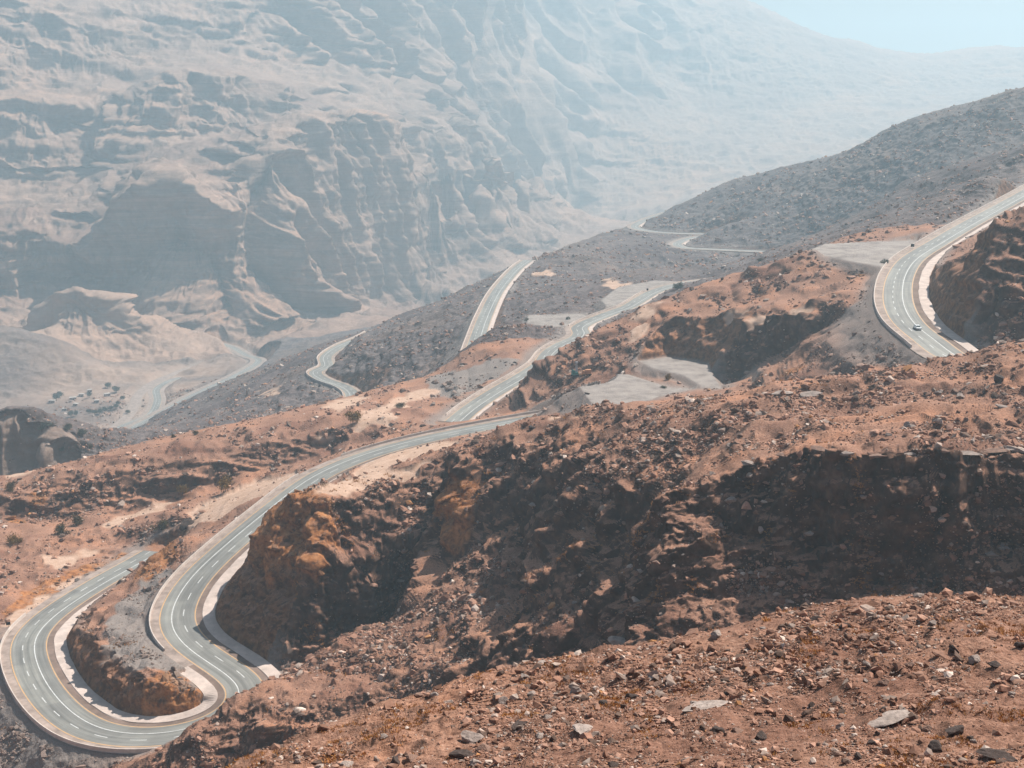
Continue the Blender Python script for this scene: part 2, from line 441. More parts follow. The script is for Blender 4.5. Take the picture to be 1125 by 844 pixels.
def carve(x, y, z, want=False):
    z = z.copy()
    bed = np.full(x.shape, 1e3, np.float32)              # distance from the nearest road bed edge or pad edge
    side = np.zeros(x.shape, np.float32)
    padm = np.zeros(x.shape, np.float32)
    for nm, poly, pz in pads:
        lo, hi = poly.min(0) - 45, poly.max(0) + 45
        idx = np.nonzero((x > lo[0]) & (x < hi[0]) & (y > lo[1]) & (y < hi[1]))[0]
        if len(idx):
            sd = poly_sdf(x[idx], y[idx], poly)
            o = np.maximum(sd, 0)
            z[idx] = np.clip(z[idx], pz - 0.75 * o, pz + 1.2 * o)
            bed[idx] = np.minimum(bed[idx], np.maximum(sd, -3))
            padm[idx] = np.maximum(padm[idx], sstep(1.0, -1.0, sd))
    for nm in CARVE_ORDER:
        r = ROADS[nm]
        idx, lat, rz, bi = near_road(r, x, y, REACH)
        if not len(idx):
            continue
        w = np.where(lat > 0, r['R'], r['L'])
        if nm == 'main':                                  # the paved strips on the inner sides are wider
            u = r['s'][bi]
            w = np.where((lat < 0) & (u < r['sA']), 12.4, w)
            w = np.where((lat > 0) & (u > r['sI']) & (u < r['sJ']), 12.4, w)
        if nm == 'right':
            w = np.where(lat > 0, 12.5, w)
        o = np.maximum(np.abs(lat) - w, 0)
        cut = np.full(len(idx), CUT[nm])
        if nm == 'main':
            cut = np.where((lat < 0) & (u < r['sA']), 1.3, np.where((lat > 0) & (u > r['sI']), 1.25, cut))
        z[idx] = np.clip(z[idx], rz - 0.25 - 0.78 * o, rz - 0.25 + cut * o)
        bed[idx] = np.minimum(bed[idx], np.abs(lat) - w)
    if want:
        return z, bed, padm
    return z

def s_at(nm, u, v, z):
    p = plan(u, v, z=z)
    C = ROADS[nm]['C']
    return float(ROADS[nm]['s'][np.argmin((C[:, 0] - p[0]) ** 2 + (C[:, 1] - p[1]) ** 2)])

ROADS['main']['sA'] = s_at('main', 277, 762, -172) + 8
ROADS['main']['sI'] = s_at('main', 232, 724, -169.6)
ROADS['main']['sJ'] = s_at('main', 100, 646, -183.5)

# coarse carved grid: used to lay out the mesh rows and to find where a sight line meets the ground
NT2, NS2 = 840, 1500
gt2 = np.linspace(math.radians(-31.5), math.radians(31.5), NT2)
gs2 = np.linspace(math.log(10.0), S1, NS2)
tt, ss = np.meshgrid(gt2, gs2, indexing='ij')
tt, ss = tt.ravel(), ss.ravel()
DD = np.exp(ss)
zz = carve(DD * np.sin(tt), DD * np.cos(tt), base_e(tt, ss).astype(np.float64) * DD)
E2 = (zz / DD).reshape(NT2, NS2)
RUN = np.maximum.accumulate(E2, axis=1)

def hit(u, v):
    th, e = ray(u, v)
    i = int(round(float((th - gt2[0]) / (gt2[1] - gt2[0]))))
    i = min(max(i, 0), NT2 - 1)
    j = int(np.argmax(E2[i] >= e))
    if E2[i, j] < e:
        j = NS2 - 1
    s = gs2[j]
    if j > 0 and E2[i, j] > E2[i, j - 1]:
        s = gs2[j - 1] + (gs2[j] - gs2[j - 1]) * float((e - E2[i, j - 1]) / (E2[i, j] - E2[i, j - 1]))
    D = math.exp(s)
    return np.array([D * math.sin(th), D * math.cos(th), D * float(e)])


# ------------------------------------------------------------------ final terrain mesh: rows follow the shape of the ground
TV = math.radians(30.5)
inner = np.linspace(-TV, TV, 1660)
outer = np.radians(np.linspace(30.5, 42.5, 40)[1:])
th_cols = np.r_[-outer[::-1], inner, outer]
NC = len(th_cols)
dE = np.diff(E2, axis=1)
dS = np.diff(gs2)[None, :]
hidden = (E2[:, 1:] < RUN[:, 1:] - 0.03)
meas = np.sqrt((70 * dS) ** 2 + (F * dE) ** 2)
meas = np.where(hidden, 70 * dS + 0.22 * F * np.abs(dE), meas + 18 * dS)
BANDS = [(math.log(10.0), math.log(760.0), 860), (math.log(760.0), math.log(1950.0), 330), (math.log(1950.0), S1 - 0.001, 400)]
rows = []
for b0, b1, n in BANDS:
    sel = (gs2[:-1] >= b0) & (gs2[:-1] < b1)
    R = np.zeros((NT2, n))
    for i in range(NT2):
        m = meas[i, sel] + 0.03
        c = np.r_[0, np.cumsum(m)]
        edges = np.r_[gs2[:-1][sel], gs2[1:][sel][-1]]
        edges[0], edges[-1] = b0, b1
        R[i] = np.interp(np.linspace(0, c[-1], n), c, edges)
    k = 7
    Rp = np.pad(R, ((k, k), (0, 0)), mode='edge')
    cs = np.cumsum(np.vstack([np.zeros((1, n)), Rp]), axis=0)
    R = (cs[2 * k + 1:] - cs[:-2 * k - 1]) / (2 * k + 1)
    rows.append(R)
near_rows = np.repeat(np.linspace(S0, math.log(10.0), 24)[:-1][None, :], NT2, 0)
SR = np.concatenate([near_rows, rows[0], rows[1][:, 1:], rows[2][:, 1:]], axis=1)
NR = SR.shape[1]
CUT1 = near_rows.shape[1] + BANDS[0][2] - 1              # last row of the near sheet
CUT2 = CUT1 + BANDS[1][2] - 1
fi = np.clip((th_cols - gt2[0]) / (gt2[1] - gt2[0]), 0, NT2 - 1.001)
ii = fi.astype(int); ff = (fi - ii)[:, None]
SV = SR[ii] * (1 - ff) + SR[ii + 1] * ff                  # NC x NR
TV2 = np.repeat(th_cols[:, None], NR, 1)
shape = SV.shape
t_, s_ = TV2.ravel(), SV.ravel()
D_ = np.exp(s_)
X, Y = D_ * np.sin(t_), D_ * np.cos(t_)
ZB = base_e(t_, s_).astype(np.float64) * D_
del t_, s_

# natural ledges that follow the dip of the beds
def ledges(x, y, z, D):
    out = z.copy()
    for h, st, lo, hi, sd in ((5.0, 0.13, 420, 1900, 3), (70.0, 0.14, 1900, 5200, 5), (23.0, 0.22, 1900, 4600, 7)):
        m = np.nonzero((D > lo) & (D < hi))[0]
        wgt = sstep(lo, lo * 1.15, D[m]) * sstep(hi, hi * 0.9, D[m])
        xx, yy = x[m], y[m]
        q = (z[m] + 0.09 * xx - 0.03 * yy) / h + 0.6 * noise2(xx / (h * 30), yy / (h * 20), sd) + 0.2 * noise2(xx / (h * 7), yy / (h * 5), sd + 1)
        fr = q - np.floor(q)
        out[m] += wgt * st * h * (sstep(0.38, 0.62, fr) - fr) * (0.55 + 0.45 * noise2(xx / (h * 14), yy / (h * 14), sd + 2))
    return out

ZL = ledges(X, Y, ZB, D_)
ZL = np.where(ZL > 540, 540 + 110 * np.tanh((ZL - 540) / 260), ZL)
Z, BED, PADM = carve(X, Y, ZL, True)
FILL = np.clip((Z - ZL) / 1.5, 0, 1) * sstep(26, 7, BED)
CUTM = np.clip((ZL - Z) / 1.5, 0, 1) * (BED < 40)
del ZL

P3 = np.stack([X, Y, Z], 1).reshape(shape + (3,))
ga = np.gradient(P3, axis=0); gb = np.gradient(P3, axis=1)
Nn = np.cross(ga, gb); Nn /= np.linalg.norm(Nn, axis=2)[..., None] + 1e-12
Nn *= np.sign(Nn[..., 2:3] + 1e-9)
for _ in range(2):
    Nn[1:-1] = (Nn[:-2] + 2 * Nn[1:-1] + Nn[2:]) / 4
    Nn[:, 1:-1] = (Nn[:, :-2] + 2 * Nn[:, 1:-1] + Nn[:, 2:]) / 4
Nn /= np.linalg.norm(Nn, axis=2)[..., None] + 1e-12
Nn = Nn.reshape(-1, 3)
del ga, gb, P3
STEEP = sstep(0.86, 0.62, Nn[:, 2])

# material regions and one painted sunlit patch, given by outlines on the ground: (outline in photo pixels -> ground points)
SAND = [[(205, 590), (215, 566), (240, 549), (280, 530), (335, 515), (322, 528), (275, 551), (235, 575)],
        [(100, 581), (125, 567), (150, 558), (186, 552), (180, 562), (152, 566), (122, 580)],
        [(55, 612), (110, 600), (158, 592), (140, 600), (100, 613), (66, 624)],
        [(343, 483), (365, 475), (379, 480), (364, 487)],
        [(395, 470), (400, 452), (430, 438), (462, 428), (478, 428), (452, 440), (430, 462)],
        [(355, 446), (372, 440), (402, 433), (396, 444), (372, 452)],
        [(400, 508), (440, 494), (500, 484), (505, 491), (450, 508), (420, 520), (385, 522)],
        [(350, 548), (380, 528), (440, 518), (470, 510), (455, 524), (400, 538), (370, 545)],
        [(793, 348), (818, 345), (842, 351), (828, 356), (800, 354)],
        [(868, 338), (895, 338), (890, 346), (872, 345)],
        [(702, 346), (706, 331), (716, 330), (718, 344)], [(692, 366), (704, 356), (708, 370), (697, 374)],
        [(655, 308), (676, 304), (690, 312), (680, 317)], [(590, 300), (600, 296), (606, 303)],
        [(0, 520), (20, 515), (30, 520), (10, 526)], [(285, 430), (310, 424), (312, 432), (295, 436)],
        [(610, 462), (640, 450), (665, 450), (640, 462)], [(0, 700), (12, 672), (60, 648), (90, 633), (60, 652), (20, 686), (8, 710)]]
ORANGE = [[(0, 668), (20, 656), (60, 632), (90, 621), (132, 611), (118, 620), (70, 641), (30, 666), (0, 684)],
          [(288, 588), (300, 572), (345, 552), (365, 560), (372, 600), (345, 640), (300, 640), (270, 620)],  # sunlit part of the cut, painted as brighter orange rock
          [(150, 632), (172, 615), (192, 597), (192, 606), (176, 622), (160, 640)],
          [(500, 520), (530, 545), (524, 585), (505, 610), (495, 600), (512, 560)],
          [(850, 419), (878, 405), (890, 408), (872, 419)], [(150, 760), (175, 740), (225, 758), (228, 775), (185, 796), (155, 790)],
          [(5, 570), (15, 566), (22, 572), (10, 576)], [(38, 545), (48, 543), (50, 549), (42, 550)]]
GREY = [[(108, 700), (137, 660), (158, 640), (196, 604), (165, 660), (168, 690), (196, 728), (232, 745), (215, 757), (150, 740), (118, 725)],
        [(480, 412), (520, 405), (540, 398), (570, 395), (530, 425), (500, 440), (470, 430)],
        [(0, 770), (60, 800), (100, 830), (70, 846), (0, 846)]]

def region(polys, soft):
    out = np.zeros(X.shape, np.float32)
    for poly in polys:
        g = np.array([hit(u, v)[:2] for u, v in poly])
        lo, hi = g.min(0) - soft * 3, g.max(0) + soft * 3
        idx = np.nonzero((X > lo[0]) & (X < hi[0]) & (Y > lo[1]) & (Y < hi[1]))[0]
        if not len(idx):
            continue
        sc = max(soft, 0.02 * float(np.hypot(*g.mean(0))) * 0.4)
        sd = poly_sdf(X[idx], Y[idx], g) + sc * (1.0 * noise2(X[idx] / (sc * 2.2), Y[idx] / (sc * 2.2), 21) + 0.5 * noise2(X[idx] / (sc * 0.8), Y[idx] / (sc * 0.8), 22))
        out[idx] = np.maximum(out[idx], sstep(sc * 0.35, -sc * 0.35, sd))
    return out

M_SAND_LIT, M_ORANGE, M_GREY = region(SAND, 2.0), region(ORANGE, 2.0), region(GREY, 2.0)
M_GREY = np.maximum(M_GREY, FILL * 0.85)
M_GREY = np.maximum(M_GREY, sstep(9.0, 2.0, BED) * (1 - CUTM) * 0.8)
M_GREY = np.maximum(M_GREY, PADM)
M_PAD = PADM * (np.hypot(X, Y) < 860) * (1 - sstep(610, 625, np.hypot(X, Y)) * (1 - sstep(790, 800, np.hypot(X, Y))))
M_ORANGE = np.maximum(M_ORANGE, CUTM * 0.38)

# ---- displacement
smooth_m = np.maximum.reduce([FILL * 0.45, M_SAND_LIT * 0.85, PADM, sstep(1.0, -0.5, BED)])
calm = 1 - 0.93 * np.clip(smooth_m, 0, 1)
off_road_big = sstep(0.0, 14.0, BED)
off_road = sstep(-0.3, 3.0, BED)
disp = np.zeros(X.shape, np.float32)
_q = np.stack([X, Y, Z], 1).reshape(shape + (3,))
_r = np.zeros(shape)
_r[:, 1:] = np.linalg.norm(np.diff(_q, axis=1), axis=2)
_r[:, 0] = _r[:, 1]
px = np.maximum(D_ / F, np.where(D_ > 1900, 0.5, 0.85) * _r.ravel())
del _q, _r

def octave(lam, amp, mask, seed, kind='n', zs=1.0):
    wgt = mask * sstep(1.6, 4.0, lam / px)
    m = np.nonzero(wgt > 0.01)[0]
    if not len(m):
        return
    n = noise3(X[m] / lam + seed * 7.3, Y[m] / lam - seed * 3.1, Z[m] / (lam * zs) + seed, seed)
    if kind == 'r':
        n = 1 - 2.5 * np.abs(n)
    elif kind == 'b':
        n = 2.4 * np.abs(n) - 0.6
    disp[m] += (amp * n * wgt[m]).astype(np.float32)

near = sstep(900, 600, D_); mid = 1 - near; far = sstep(1700, 2100, D_)
cliff = STEEP
for lam, amp, kind in ((34, 2.0, 'n'), (17, 1.2, 'r'), (9, 0.8, 'b'), (4.6, 0.5, 'r'), (2.4, 0.34, 'b'), (1.25, 0.22, 'r'), (0.65, 0.12, 'b'), (0.33, 0.06, 'n')):
    foot = sstep(26, 60, D_)
    led = np.where(D_ < 130, (0.12 if lam > 8 else 0.35 if lam > 3 else 0.7), (0.65 if lam > 20 else 1.0))
    octave(lam, amp, near * calm * (off_road_big if lam > 8 else off_road) * foot * led, int(lam * 10) + 1, kind)
for lam, amp, kind in ((26, 3.2, 'r'), (12, 2.2, 'r'), (6, 1.3, 'b'), (3, 0.8, 'r'), (1.5, 0.4, 'b')):
    octave(lam, amp, near * cliff * calm * (0.25 + 0.75 * sstep(2, 26 if lam > 8 else 6, BED)) * off_road * sstep(120, 140, D_), int(lam) + 301, kind, 2.2)
for lam, amp, kind in ((90, 3.5, 'n'), (44, 1.6, 'r'), (22, 1.2, 'r'), (11, 1.0, 'r'), (5.5, 0.8, 'b')):
    octave(lam, amp, mid * (1 - far) * calm * (off_road_big if lam > 8 else off_road), int(lam) + 501, kind)
for lam, amp, kind in ((420, 18, 'n'), (130, 6, 'r'), (60, 4.0, 'r'), (30, 3.2, 'r'), (15, 2.2, 'r'), (8, 1.2, 'b')):
    octave(lam, amp, far * off_road_big, int(lam) + 901, kind, 1.6)

def tri(q):
    q = q - np.floor(q)
    return 4 * np.abs(q - 0.5) - 1

# vertical flutes: sharp ribs and gullies, pushed in and out horizontally
hx, hy = Nn[:, 0].copy(), Nn[:, 1].copy()
_hn = np.hypot(hx, hy) + 1e-6
hx /= _hn; hy /= _hn
HD = np.zeros(X.shape, np.float32)
def flute(mask, lam, amp, k, seed, lean):
    m = np.nonzero(mask > 0.02)[0]
    if not len(m):
        return
    zz_ = Z[m] * lean
    n = noise3(X[m] / lam + seed, Y[m] / lam - seed, zz_ / lam, seed)
    w_ = 0.55 + 0.45 * noise2(X[m] / (lam * 2.3), Y[m] / (lam * 2.3), seed + 3)
    HD[m] += (amp * tri(k * n + 0.13 * seed) * w_ * mask[m]).astype(np.float32)
FAR_WALL = far * sstep(0.93, 0.70, Nn[:, 2]) * off_road_big
flute(FAR_WALL, 420, 50, 1.1, 11, 0.06)
flute(FAR_WALL, 190, 62, 1.1, 12, 0.10)
flute(FAR_WALL, 80, 27, 1.2, 13, 0.13)
flute(FAR_WALL * (D_ < 4200), 34, 10.0, 1.3, 14, 0.2)
flute(FAR_WALL * (D_ < 3400), 15, 4.2, 1.3, 17, 0.3)
TOWER = sstep(700, 790, D_) * sstep(1000, 930, D_) * sstep(math.radians(-19.6), math.radians(-20.2), np.arctan2(X, Y)) * (STEEP > 0.2)
flute(TOWER, 26, 12.0, 1.2, 15, 0.12)
flute(TOWER, 9, 4.0, 1.2, 16, 0.2)
X2 = X + Nn[:, 0] * disp + hx * HD
Y2 = Y + Nn[:, 1] * disp + hy * HD
Z2 = Z + Nn[:, 2] * disp
# thin hard beds standing proud on the steep faces
for h, amp, msk in ((8.0, 0.9, near * cliff * off_road), (58.0, 4.5, FAR_WALL * sstep(5200, 3200, D_)), (19.0, 2.0, far * np.maximum(FAR_WALL, 0.2) * sstep(4800, 3000, D_))):
    m = np.nonzero(msk > 0.02)[0]
    q = Z2[m] / h + 0.6 * noise2(X[m] / (h * 6), Y[m] / (h * 6), 77)
    b = sstep(0.15, 0.3, q - np.floor(q)) * sstep(0.75, 0.6, q - np.floor(q)) - 0.4
    hn = np.hypot(Nn[m, 0], Nn[m, 1]) + 1e-6
    X2[m] += Nn[m, 0] / hn * b * amp * msk[m]
    Y2[m] += Nn[m, 1] / hn * b * amp * msk[m]

# ------------------------------------------------------------------ materials
def mat_new(name):
    m = bpy.data.materials.new(name)
    m.use_nodes = True
    nt = m.node_tree
    for n in list(nt.nodes):
        nt.nodes.remove(n)
    out = nt.nodes.new("ShaderNodeOutputMaterial")
    return m, nt, out

def nd(nt, typ, **kw):
    n = nt.nodes.new(typ)
    for k, v in kw.items():
        if k.startswith('i_'):
            n.inputs[k[2:].replace('_', ' ')].default_value = v
        else:
            setattr(n, k, v)
    return n

def noise_node(nt, vec, scale, detail=5.0, rough=0.6):
    n = nd(nt, "ShaderNodeTexNoise")
    n.inputs["Scale"].default_value = scale
    n.inputs["Detail"].default_value = detail
    n.inputs["Roughness"].default_value = rough
    nt.links.new(vec, n.inputs["Vector"])
    return n

def ramp(nt, fac, stops):
    r = nd(nt, "ShaderNodeValToRGB")
    els = r.color_ramp.elements
    while len(els) > 1:
        els.remove(els[-1])
    els[0].position, els[0].color = stops[0][0], tuple(stops[0][1]) + (1,)
    for p, c in stops[1:]:
        e = els.new(p); e.color = tuple(c) + (1,)
    nt.links.new(fac, r.inputs[0])
    return r

def mixc(nt, fac, a, b, blend='MIX'):
    m = nd(nt, "ShaderNodeMix", data_type='RGBA', blend_type=blend)
    for sock, val in ((m.inputs[0], fac), (m.inputs[6], a), (m.inputs[7], b)):
        if isinstance(val, (int, float)):
            sock.default_value = val
        elif isinstance(val, tuple):
            sock.default_value = val + (1,)
        else:
            nt.links.new(val, sock)
    return m.outputs[2]

def math_n(nt, op, a, b=None, c=None, clamp=False):
    m = nd(nt, "ShaderNodeMath", operation=op, use_clamp=clamp)
    for i, val in enumerate((a, b, c)):
        if val is None:
            continue
        if isinstance(val, (int, float)):
            m.inputs[i].default_value = val
        else:
            nt.links.new(val, m.inputs[i])
    return m.outputs[0]

def terrain_material(name, scale, soil, rock, bump):
    m, nt, out = mat_new(name)
    tc = nd(nt, "ShaderNodeTexCoord")
    vec = tc.outputs["Object"]
    at = nd(nt, "ShaderNodeAttribute", attribute_name="mask")
    sep = nd(nt, "ShaderNodeSeparateColor")
    nt.links.new(at.outputs["Color"], sep.inputs[0])
    geo = nd(nt, "ShaderNodeNewGeometry")
    sx = nd(nt, "ShaderNodeSeparateXYZ")
    nt.links.new(geo.outputs["True Normal"], sx.inputs[0])
    big = noise_node(nt, vec, 0.035 / scale, 6, 0.65)
    fine = noise_node(nt, vec, (2.6 if scale == 1.0 else 0.9 / scale), 9, 0.74)
    c_soil = ramp(nt, fine.outputs[0], soil).outputs[0]
    c_big = ramp(nt, big.outputs[0], [(0.34, (0.66, 0.60, 0.60)), (0.5, (1, 1, 1)), (0.64, (1.20, 1.08, 0.96))]).outputs[0]
    col = mixc(nt, 1.0, c_soil, c_big, 'MULTIPLY')
    c_rock = ramp(nt, noise_node(nt, vec, 0.25 / scale, 6, 0.65).outputs[0], rock).outputs[0]
    if scale > 3:
        # beds of different rock colour, almost level
        mp = nd(nt, "ShaderNodeMapping")
        mp.inputs["Scale"].default_value = (0.0016, 0.0016, 0.045 if scale > 10 else 0.16)
        nt.links.new(vec, mp.inputs["Vector"])
        bed_n = noise_node(nt, mp.outputs[0], 1.0, 6, 0.75)
        beds = ramp(nt, bed_n.outputs[0], [(0.36, (0.62, 0.60, 0.60)), (0.47, (1.08, 1.04, 1.0)), (0.53, (0.82, 0.80, 0.80)), (0.62, (1.22, 1.16, 1.10))]).outputs[0]
        c_rock = mixc(nt, 1.0, c_rock, beds, 'MULTIPLY')
        col = mixc(nt, 0.55, col, mixc(nt, 1.0, col, beds, 'MULTIPLY'))
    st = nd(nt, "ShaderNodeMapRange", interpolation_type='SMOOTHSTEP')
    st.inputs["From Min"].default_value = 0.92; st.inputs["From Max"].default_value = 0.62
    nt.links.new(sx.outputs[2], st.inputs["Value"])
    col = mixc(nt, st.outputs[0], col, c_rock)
    gv = ramp(nt, fine.outputs[0], [(0.3, (0.15, 0.125, 0.115)), (0.5, (0.25, 0.21, 0.19)), (0.72, (0.36, 0.31, 0.28))]).outputs[0]
    col = mixc(nt, sep.outputs[2], col, gv)
    ov = ramp(nt, noise_node(nt, vec, 0.5 / scale, 6, 0.65).outputs[0], [(0.32, (0.12, 0.05, 0.025)), (0.48, (0.36, 0.145, 0.052)), (0.66, (0.52, 0.245, 0.11))]).outputs[0]
    ob = ramp(nt, noise_node(nt, vec, 0.22, 7, 0.72).outputs[0], [(0.40, (0, 0, 0)), (0.52, (1, 1, 1))]).outputs[0]
    of = math_n(nt, 'MULTIPLY', sep.outputs[1], math_n(nt, 'MULTIPLY_ADD', ob, 0.75, 0.25))
    col = mixc(nt, of, col, ov)
    sv = ramp(nt, noise_node(nt, vec, 0.3 / scale, 5, 0.6).outputs[0], [(0.3, (0.46, 0.29, 0.20)), (0.7, (0.62, 0.44, 0.34))]).outputs[0]
    col = mixc(nt, sep.outputs[0], col, sv)
    pv_ = ramp(nt, noise_node(nt, vec, 0.12, 7, 0.72).outputs[0], [(0.32, (0.19, 0.163, 0.15)), (0.5, (0.31, 0.272, 0.25)), (0.68, (0.39, 0.345, 0.315))]).outputs[0]
    col = mixc(nt, at.outputs["Alpha"], col, pv_)
    b = nd(nt, "ShaderNodeBsdfPrincipled")
    b.inputs["Roughness"].default_value = 0.95
    b.inputs["Specular IOR Level"].default_value = 0.15
    nt.links.new(col, b.inputs["Base Color"])
    bp = nd(nt, "ShaderNodeBump")
    bp.inputs["Strength"].default_value = bump
    bp.inputs["Distance"].default_value = 0.5 * scale
    bn = noise_node(nt, vec, 1.6 / scale, 6, 0.7)
    nt.links.new(bn.outputs[0], bp.inputs["Height"])
    nt.links.new(bp.outputs[0], b.inputs["Normal"])
    nt.links.new(b.outputs[0], out.inputs[0])
    return m

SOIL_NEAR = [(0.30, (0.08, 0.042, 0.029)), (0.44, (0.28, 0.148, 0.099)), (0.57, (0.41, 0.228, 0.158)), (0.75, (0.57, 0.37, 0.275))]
ROCK_NEAR = [(0.30, (0.03, 0.018, 0.014)), (0.5, (0.085, 0.047, 0.033)), (0.7, (0.21, 0.12, 0.082))]  # steep near rock, darkened to deepen the shade on the cliffs
SOIL_MID = [(0.30, (0.07, 0.06, 0.062)), (0.5, (0.155, 0.127, 0.123)), (0.72, (0.28, 0.225, 0.208))]
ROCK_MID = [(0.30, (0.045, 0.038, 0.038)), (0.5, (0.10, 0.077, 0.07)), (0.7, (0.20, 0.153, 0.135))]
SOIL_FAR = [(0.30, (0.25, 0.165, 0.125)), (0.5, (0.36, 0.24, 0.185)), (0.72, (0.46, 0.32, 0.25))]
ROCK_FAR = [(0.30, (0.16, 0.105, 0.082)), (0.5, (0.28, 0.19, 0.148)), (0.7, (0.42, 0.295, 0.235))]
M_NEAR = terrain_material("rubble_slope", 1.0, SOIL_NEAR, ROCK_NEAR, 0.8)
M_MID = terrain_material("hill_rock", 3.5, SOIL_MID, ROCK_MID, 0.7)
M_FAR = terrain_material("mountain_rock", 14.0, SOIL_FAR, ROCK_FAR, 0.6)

def mesh_np(name, V, faces, mats, mi=None, smooth_=False):
    """mesh from numpy arrays; faces is an (n,3) or (n,4) index array"""
    me = bpy.data.meshes.new(name)
    n, k = faces.shape
    me.vertices.add(len(V)); me.vertices.foreach_set("co", np.ascontiguousarray(V, np.float32).ravel())
    me.loops.add(n * k); me.loops.foreach_set("vertex_index", np.ascontiguousarray(faces, np.int32).ravel())
    me.polygons.add(n)
    me.polygons.foreach_set("loop_start", np.arange(0, n * k, k, dtype=np.int32))
    me.polygons.foreach_set("loop_total", np.full(n, k, np.int32))
    for m in mats:
        me.materials.append(m)
    if mi is not None:
        me.polygons.foreach_set("material_index", np.ascontiguousarray(mi, np.int32))
    me.update(calc_edges=True)
    me.polygons.foreach_set("use_smooth", np.full(n, smooth_, bool))
    return me

def link(name, me, **props):
    o = bpy.data.objects.new(name, me)
    scene.collection.objects.link(o)
    for k, v in props.items():
        o[k] = v
    return o

GRID = np.stack([X2, Y2, Z2], 1).reshape(shape + (3,))
VAL = sstep(1250, 1450, D_) * sstep(2300, 1950, D_) * sstep(-365, -378, Z) * sstep(math.radians(-11.5), math.radians(-13), np.arctan2(X, Y))
M_SAND_LIT = np.maximum(M_SAND_LIT, 0.62 * np.maximum(VAL, 0.75 * sstep(1500, 1650, D_) * sstep(2400, 1950, D_) * sstep(math.radians(-14.5), math.radians(-15.5), np.arctan2(X, Y))) * np.clip(0.55 + 0.45 * noise2(X / 90.0, Y / 40.0, 91), 0.2, 0.9))
M_SAND_LIT = np.maximum(M_SAND_LIT, 0.3 * TOWER.astype(np.float32))  # tower tinted lighter for its sunlit ribs; no sand there
MASK = np.stack([M_SAND_LIT, M_ORANGE, M_GREY, PADM], 1).astype(np.float32).reshape(shape + (4,))
idx = np.arange(NC * NR).reshape(NC, NR)

def sheet(name, r0, r1, m, lab):
    V = GRID[:, r0:r1 + 1].reshape(-1, 3)
    n = r1 - r0 + 1
    id2 = np.arange(NC * n).reshape(NC, n)
    f = np.stack([id2[:-1, :-1], id2[1:, :-1], id2[1:, 1:], id2[:-1, 1:]], 2).reshape(-1, 4)
    me = mesh_np(name, V, f, [m], None, True)
    ca = me.attributes.new("mask", 'FLOAT_COLOR', 'POINT')
    ca.data.foreach_set("color", np.ascontiguousarray(MASK[:, r0:r1 + 1]).ravel())
    return link(name, me, kind="structure", label=lab)

sheet("ground", 0, CUT1, M_NEAR, "brown rubble hillside with cliffs that carries the near road bends")
sheet("hills", CUT1, CUT2, M_MID, "grey brown hill flanks behind the near slope with road switchbacks")
sheet("mountains", CUT2, NR - 1, M_FAR, "hazy tiered rock massif and far mountains above the valley")

# ------------------------------------------------------------------ haze: one closed box of even air
hz_m, hz_t, hz_o = mat_new("haze_air")
pv = nd(hz_t, "ShaderNodeVolumePrincipled")
pv.inputs["Density"].default_value = HAZE_DENSITY
pv.inputs["Density Attribute"].default_value = ""
pv.inputs["Color"].default_value = (0.63, 0.86, 1.0, 1)
pv.inputs["Anisotropy"].default_value = 0.25
hz_t.links.new(pv.outputs[0], hz_o.inputs["Volume"])
zlo, zhi = float(Z2.min()) - 1.0, max(float(Z2.max()), 0) + 12.0
x0, x1, y0, y1 = -7200.0, 7200.0, -60.0, 9700.0
hv = np.array([(x, y, z) for z in (zlo, zhi) for y in (y0, y1) for x in (x0, x1)], float)
hf = np.array([(0, 2, 3, 1), (4, 5, 7, 6), (0, 1, 5, 4), (2, 6, 7, 3), (0, 4, 6, 2), (1, 3, 7, 5)])
link("haze", mesh_np("haze", hv, hf, [hz_m]), kind="stuff", label="pale blue haze filling the canyon air")
# ------------------------------------------------------------------ roads
XYZ = GRID
ELEV = XYZ[..., 2] / np.hypot(XYZ[..., 0], XYZ[..., 1])

def hit2(u, v):
    """the point of the finished ground seen at a photo pixel"""
    th, e = ray(u, v)
    i = int(np.clip(np.searchsorted(th_cols, float(th)), 1, NC - 1))
    if abs(th_cols[i - 1] - th) < abs(th_cols[i] - th):
        i -= 1
    col = ELEV[i, 24:]
    j = int(np.argmax(col >= e)) + 24
    if ELEV[i, j] < e:
        j = NR - 1
    return XYZ[i, j].copy()

def simple_mat(name, col, rough=0.9, spec=0.2, var=0.25, scale=0.8, bump=0.0, metal=0.0):
    m, nt, out = mat_new(name)
    tc = nd(nt, "ShaderNodeTexCoord")
    n = noise_node(nt, tc.outputs["Object"], scale, 6, 0.65)
    lo = tuple(c * (1 - var) for c in col); hi = tuple(min(1, c * (1 + var)) for c in col)
    r = ramp(nt, n.outputs[0], [(0.3, lo), (0.7, hi)])
    b = nd(nt, "ShaderNodeBsdfPrincipled")
    b.inputs["Roughness"].default_value = rough
    b.inputs["Specular IOR Level"].default_value = spec
    b.inputs["Metallic"].default_value = metal
    nt.links.new(r.outputs[0], b.inputs["Base Color"])
    if bump:
        bp = nd(nt, "ShaderNodeBump")
        bp.inputs["Strength"].default_value = bump
        bp.inputs["Distance"].default_value = 0.1
        nt.links.new(n.outputs[0], bp.inputs["Height"])
        nt.links.new(bp.outputs[0], b.inputs["Normal"])
    nt.links.new(b.outputs[0], out.inputs[0])
    return m

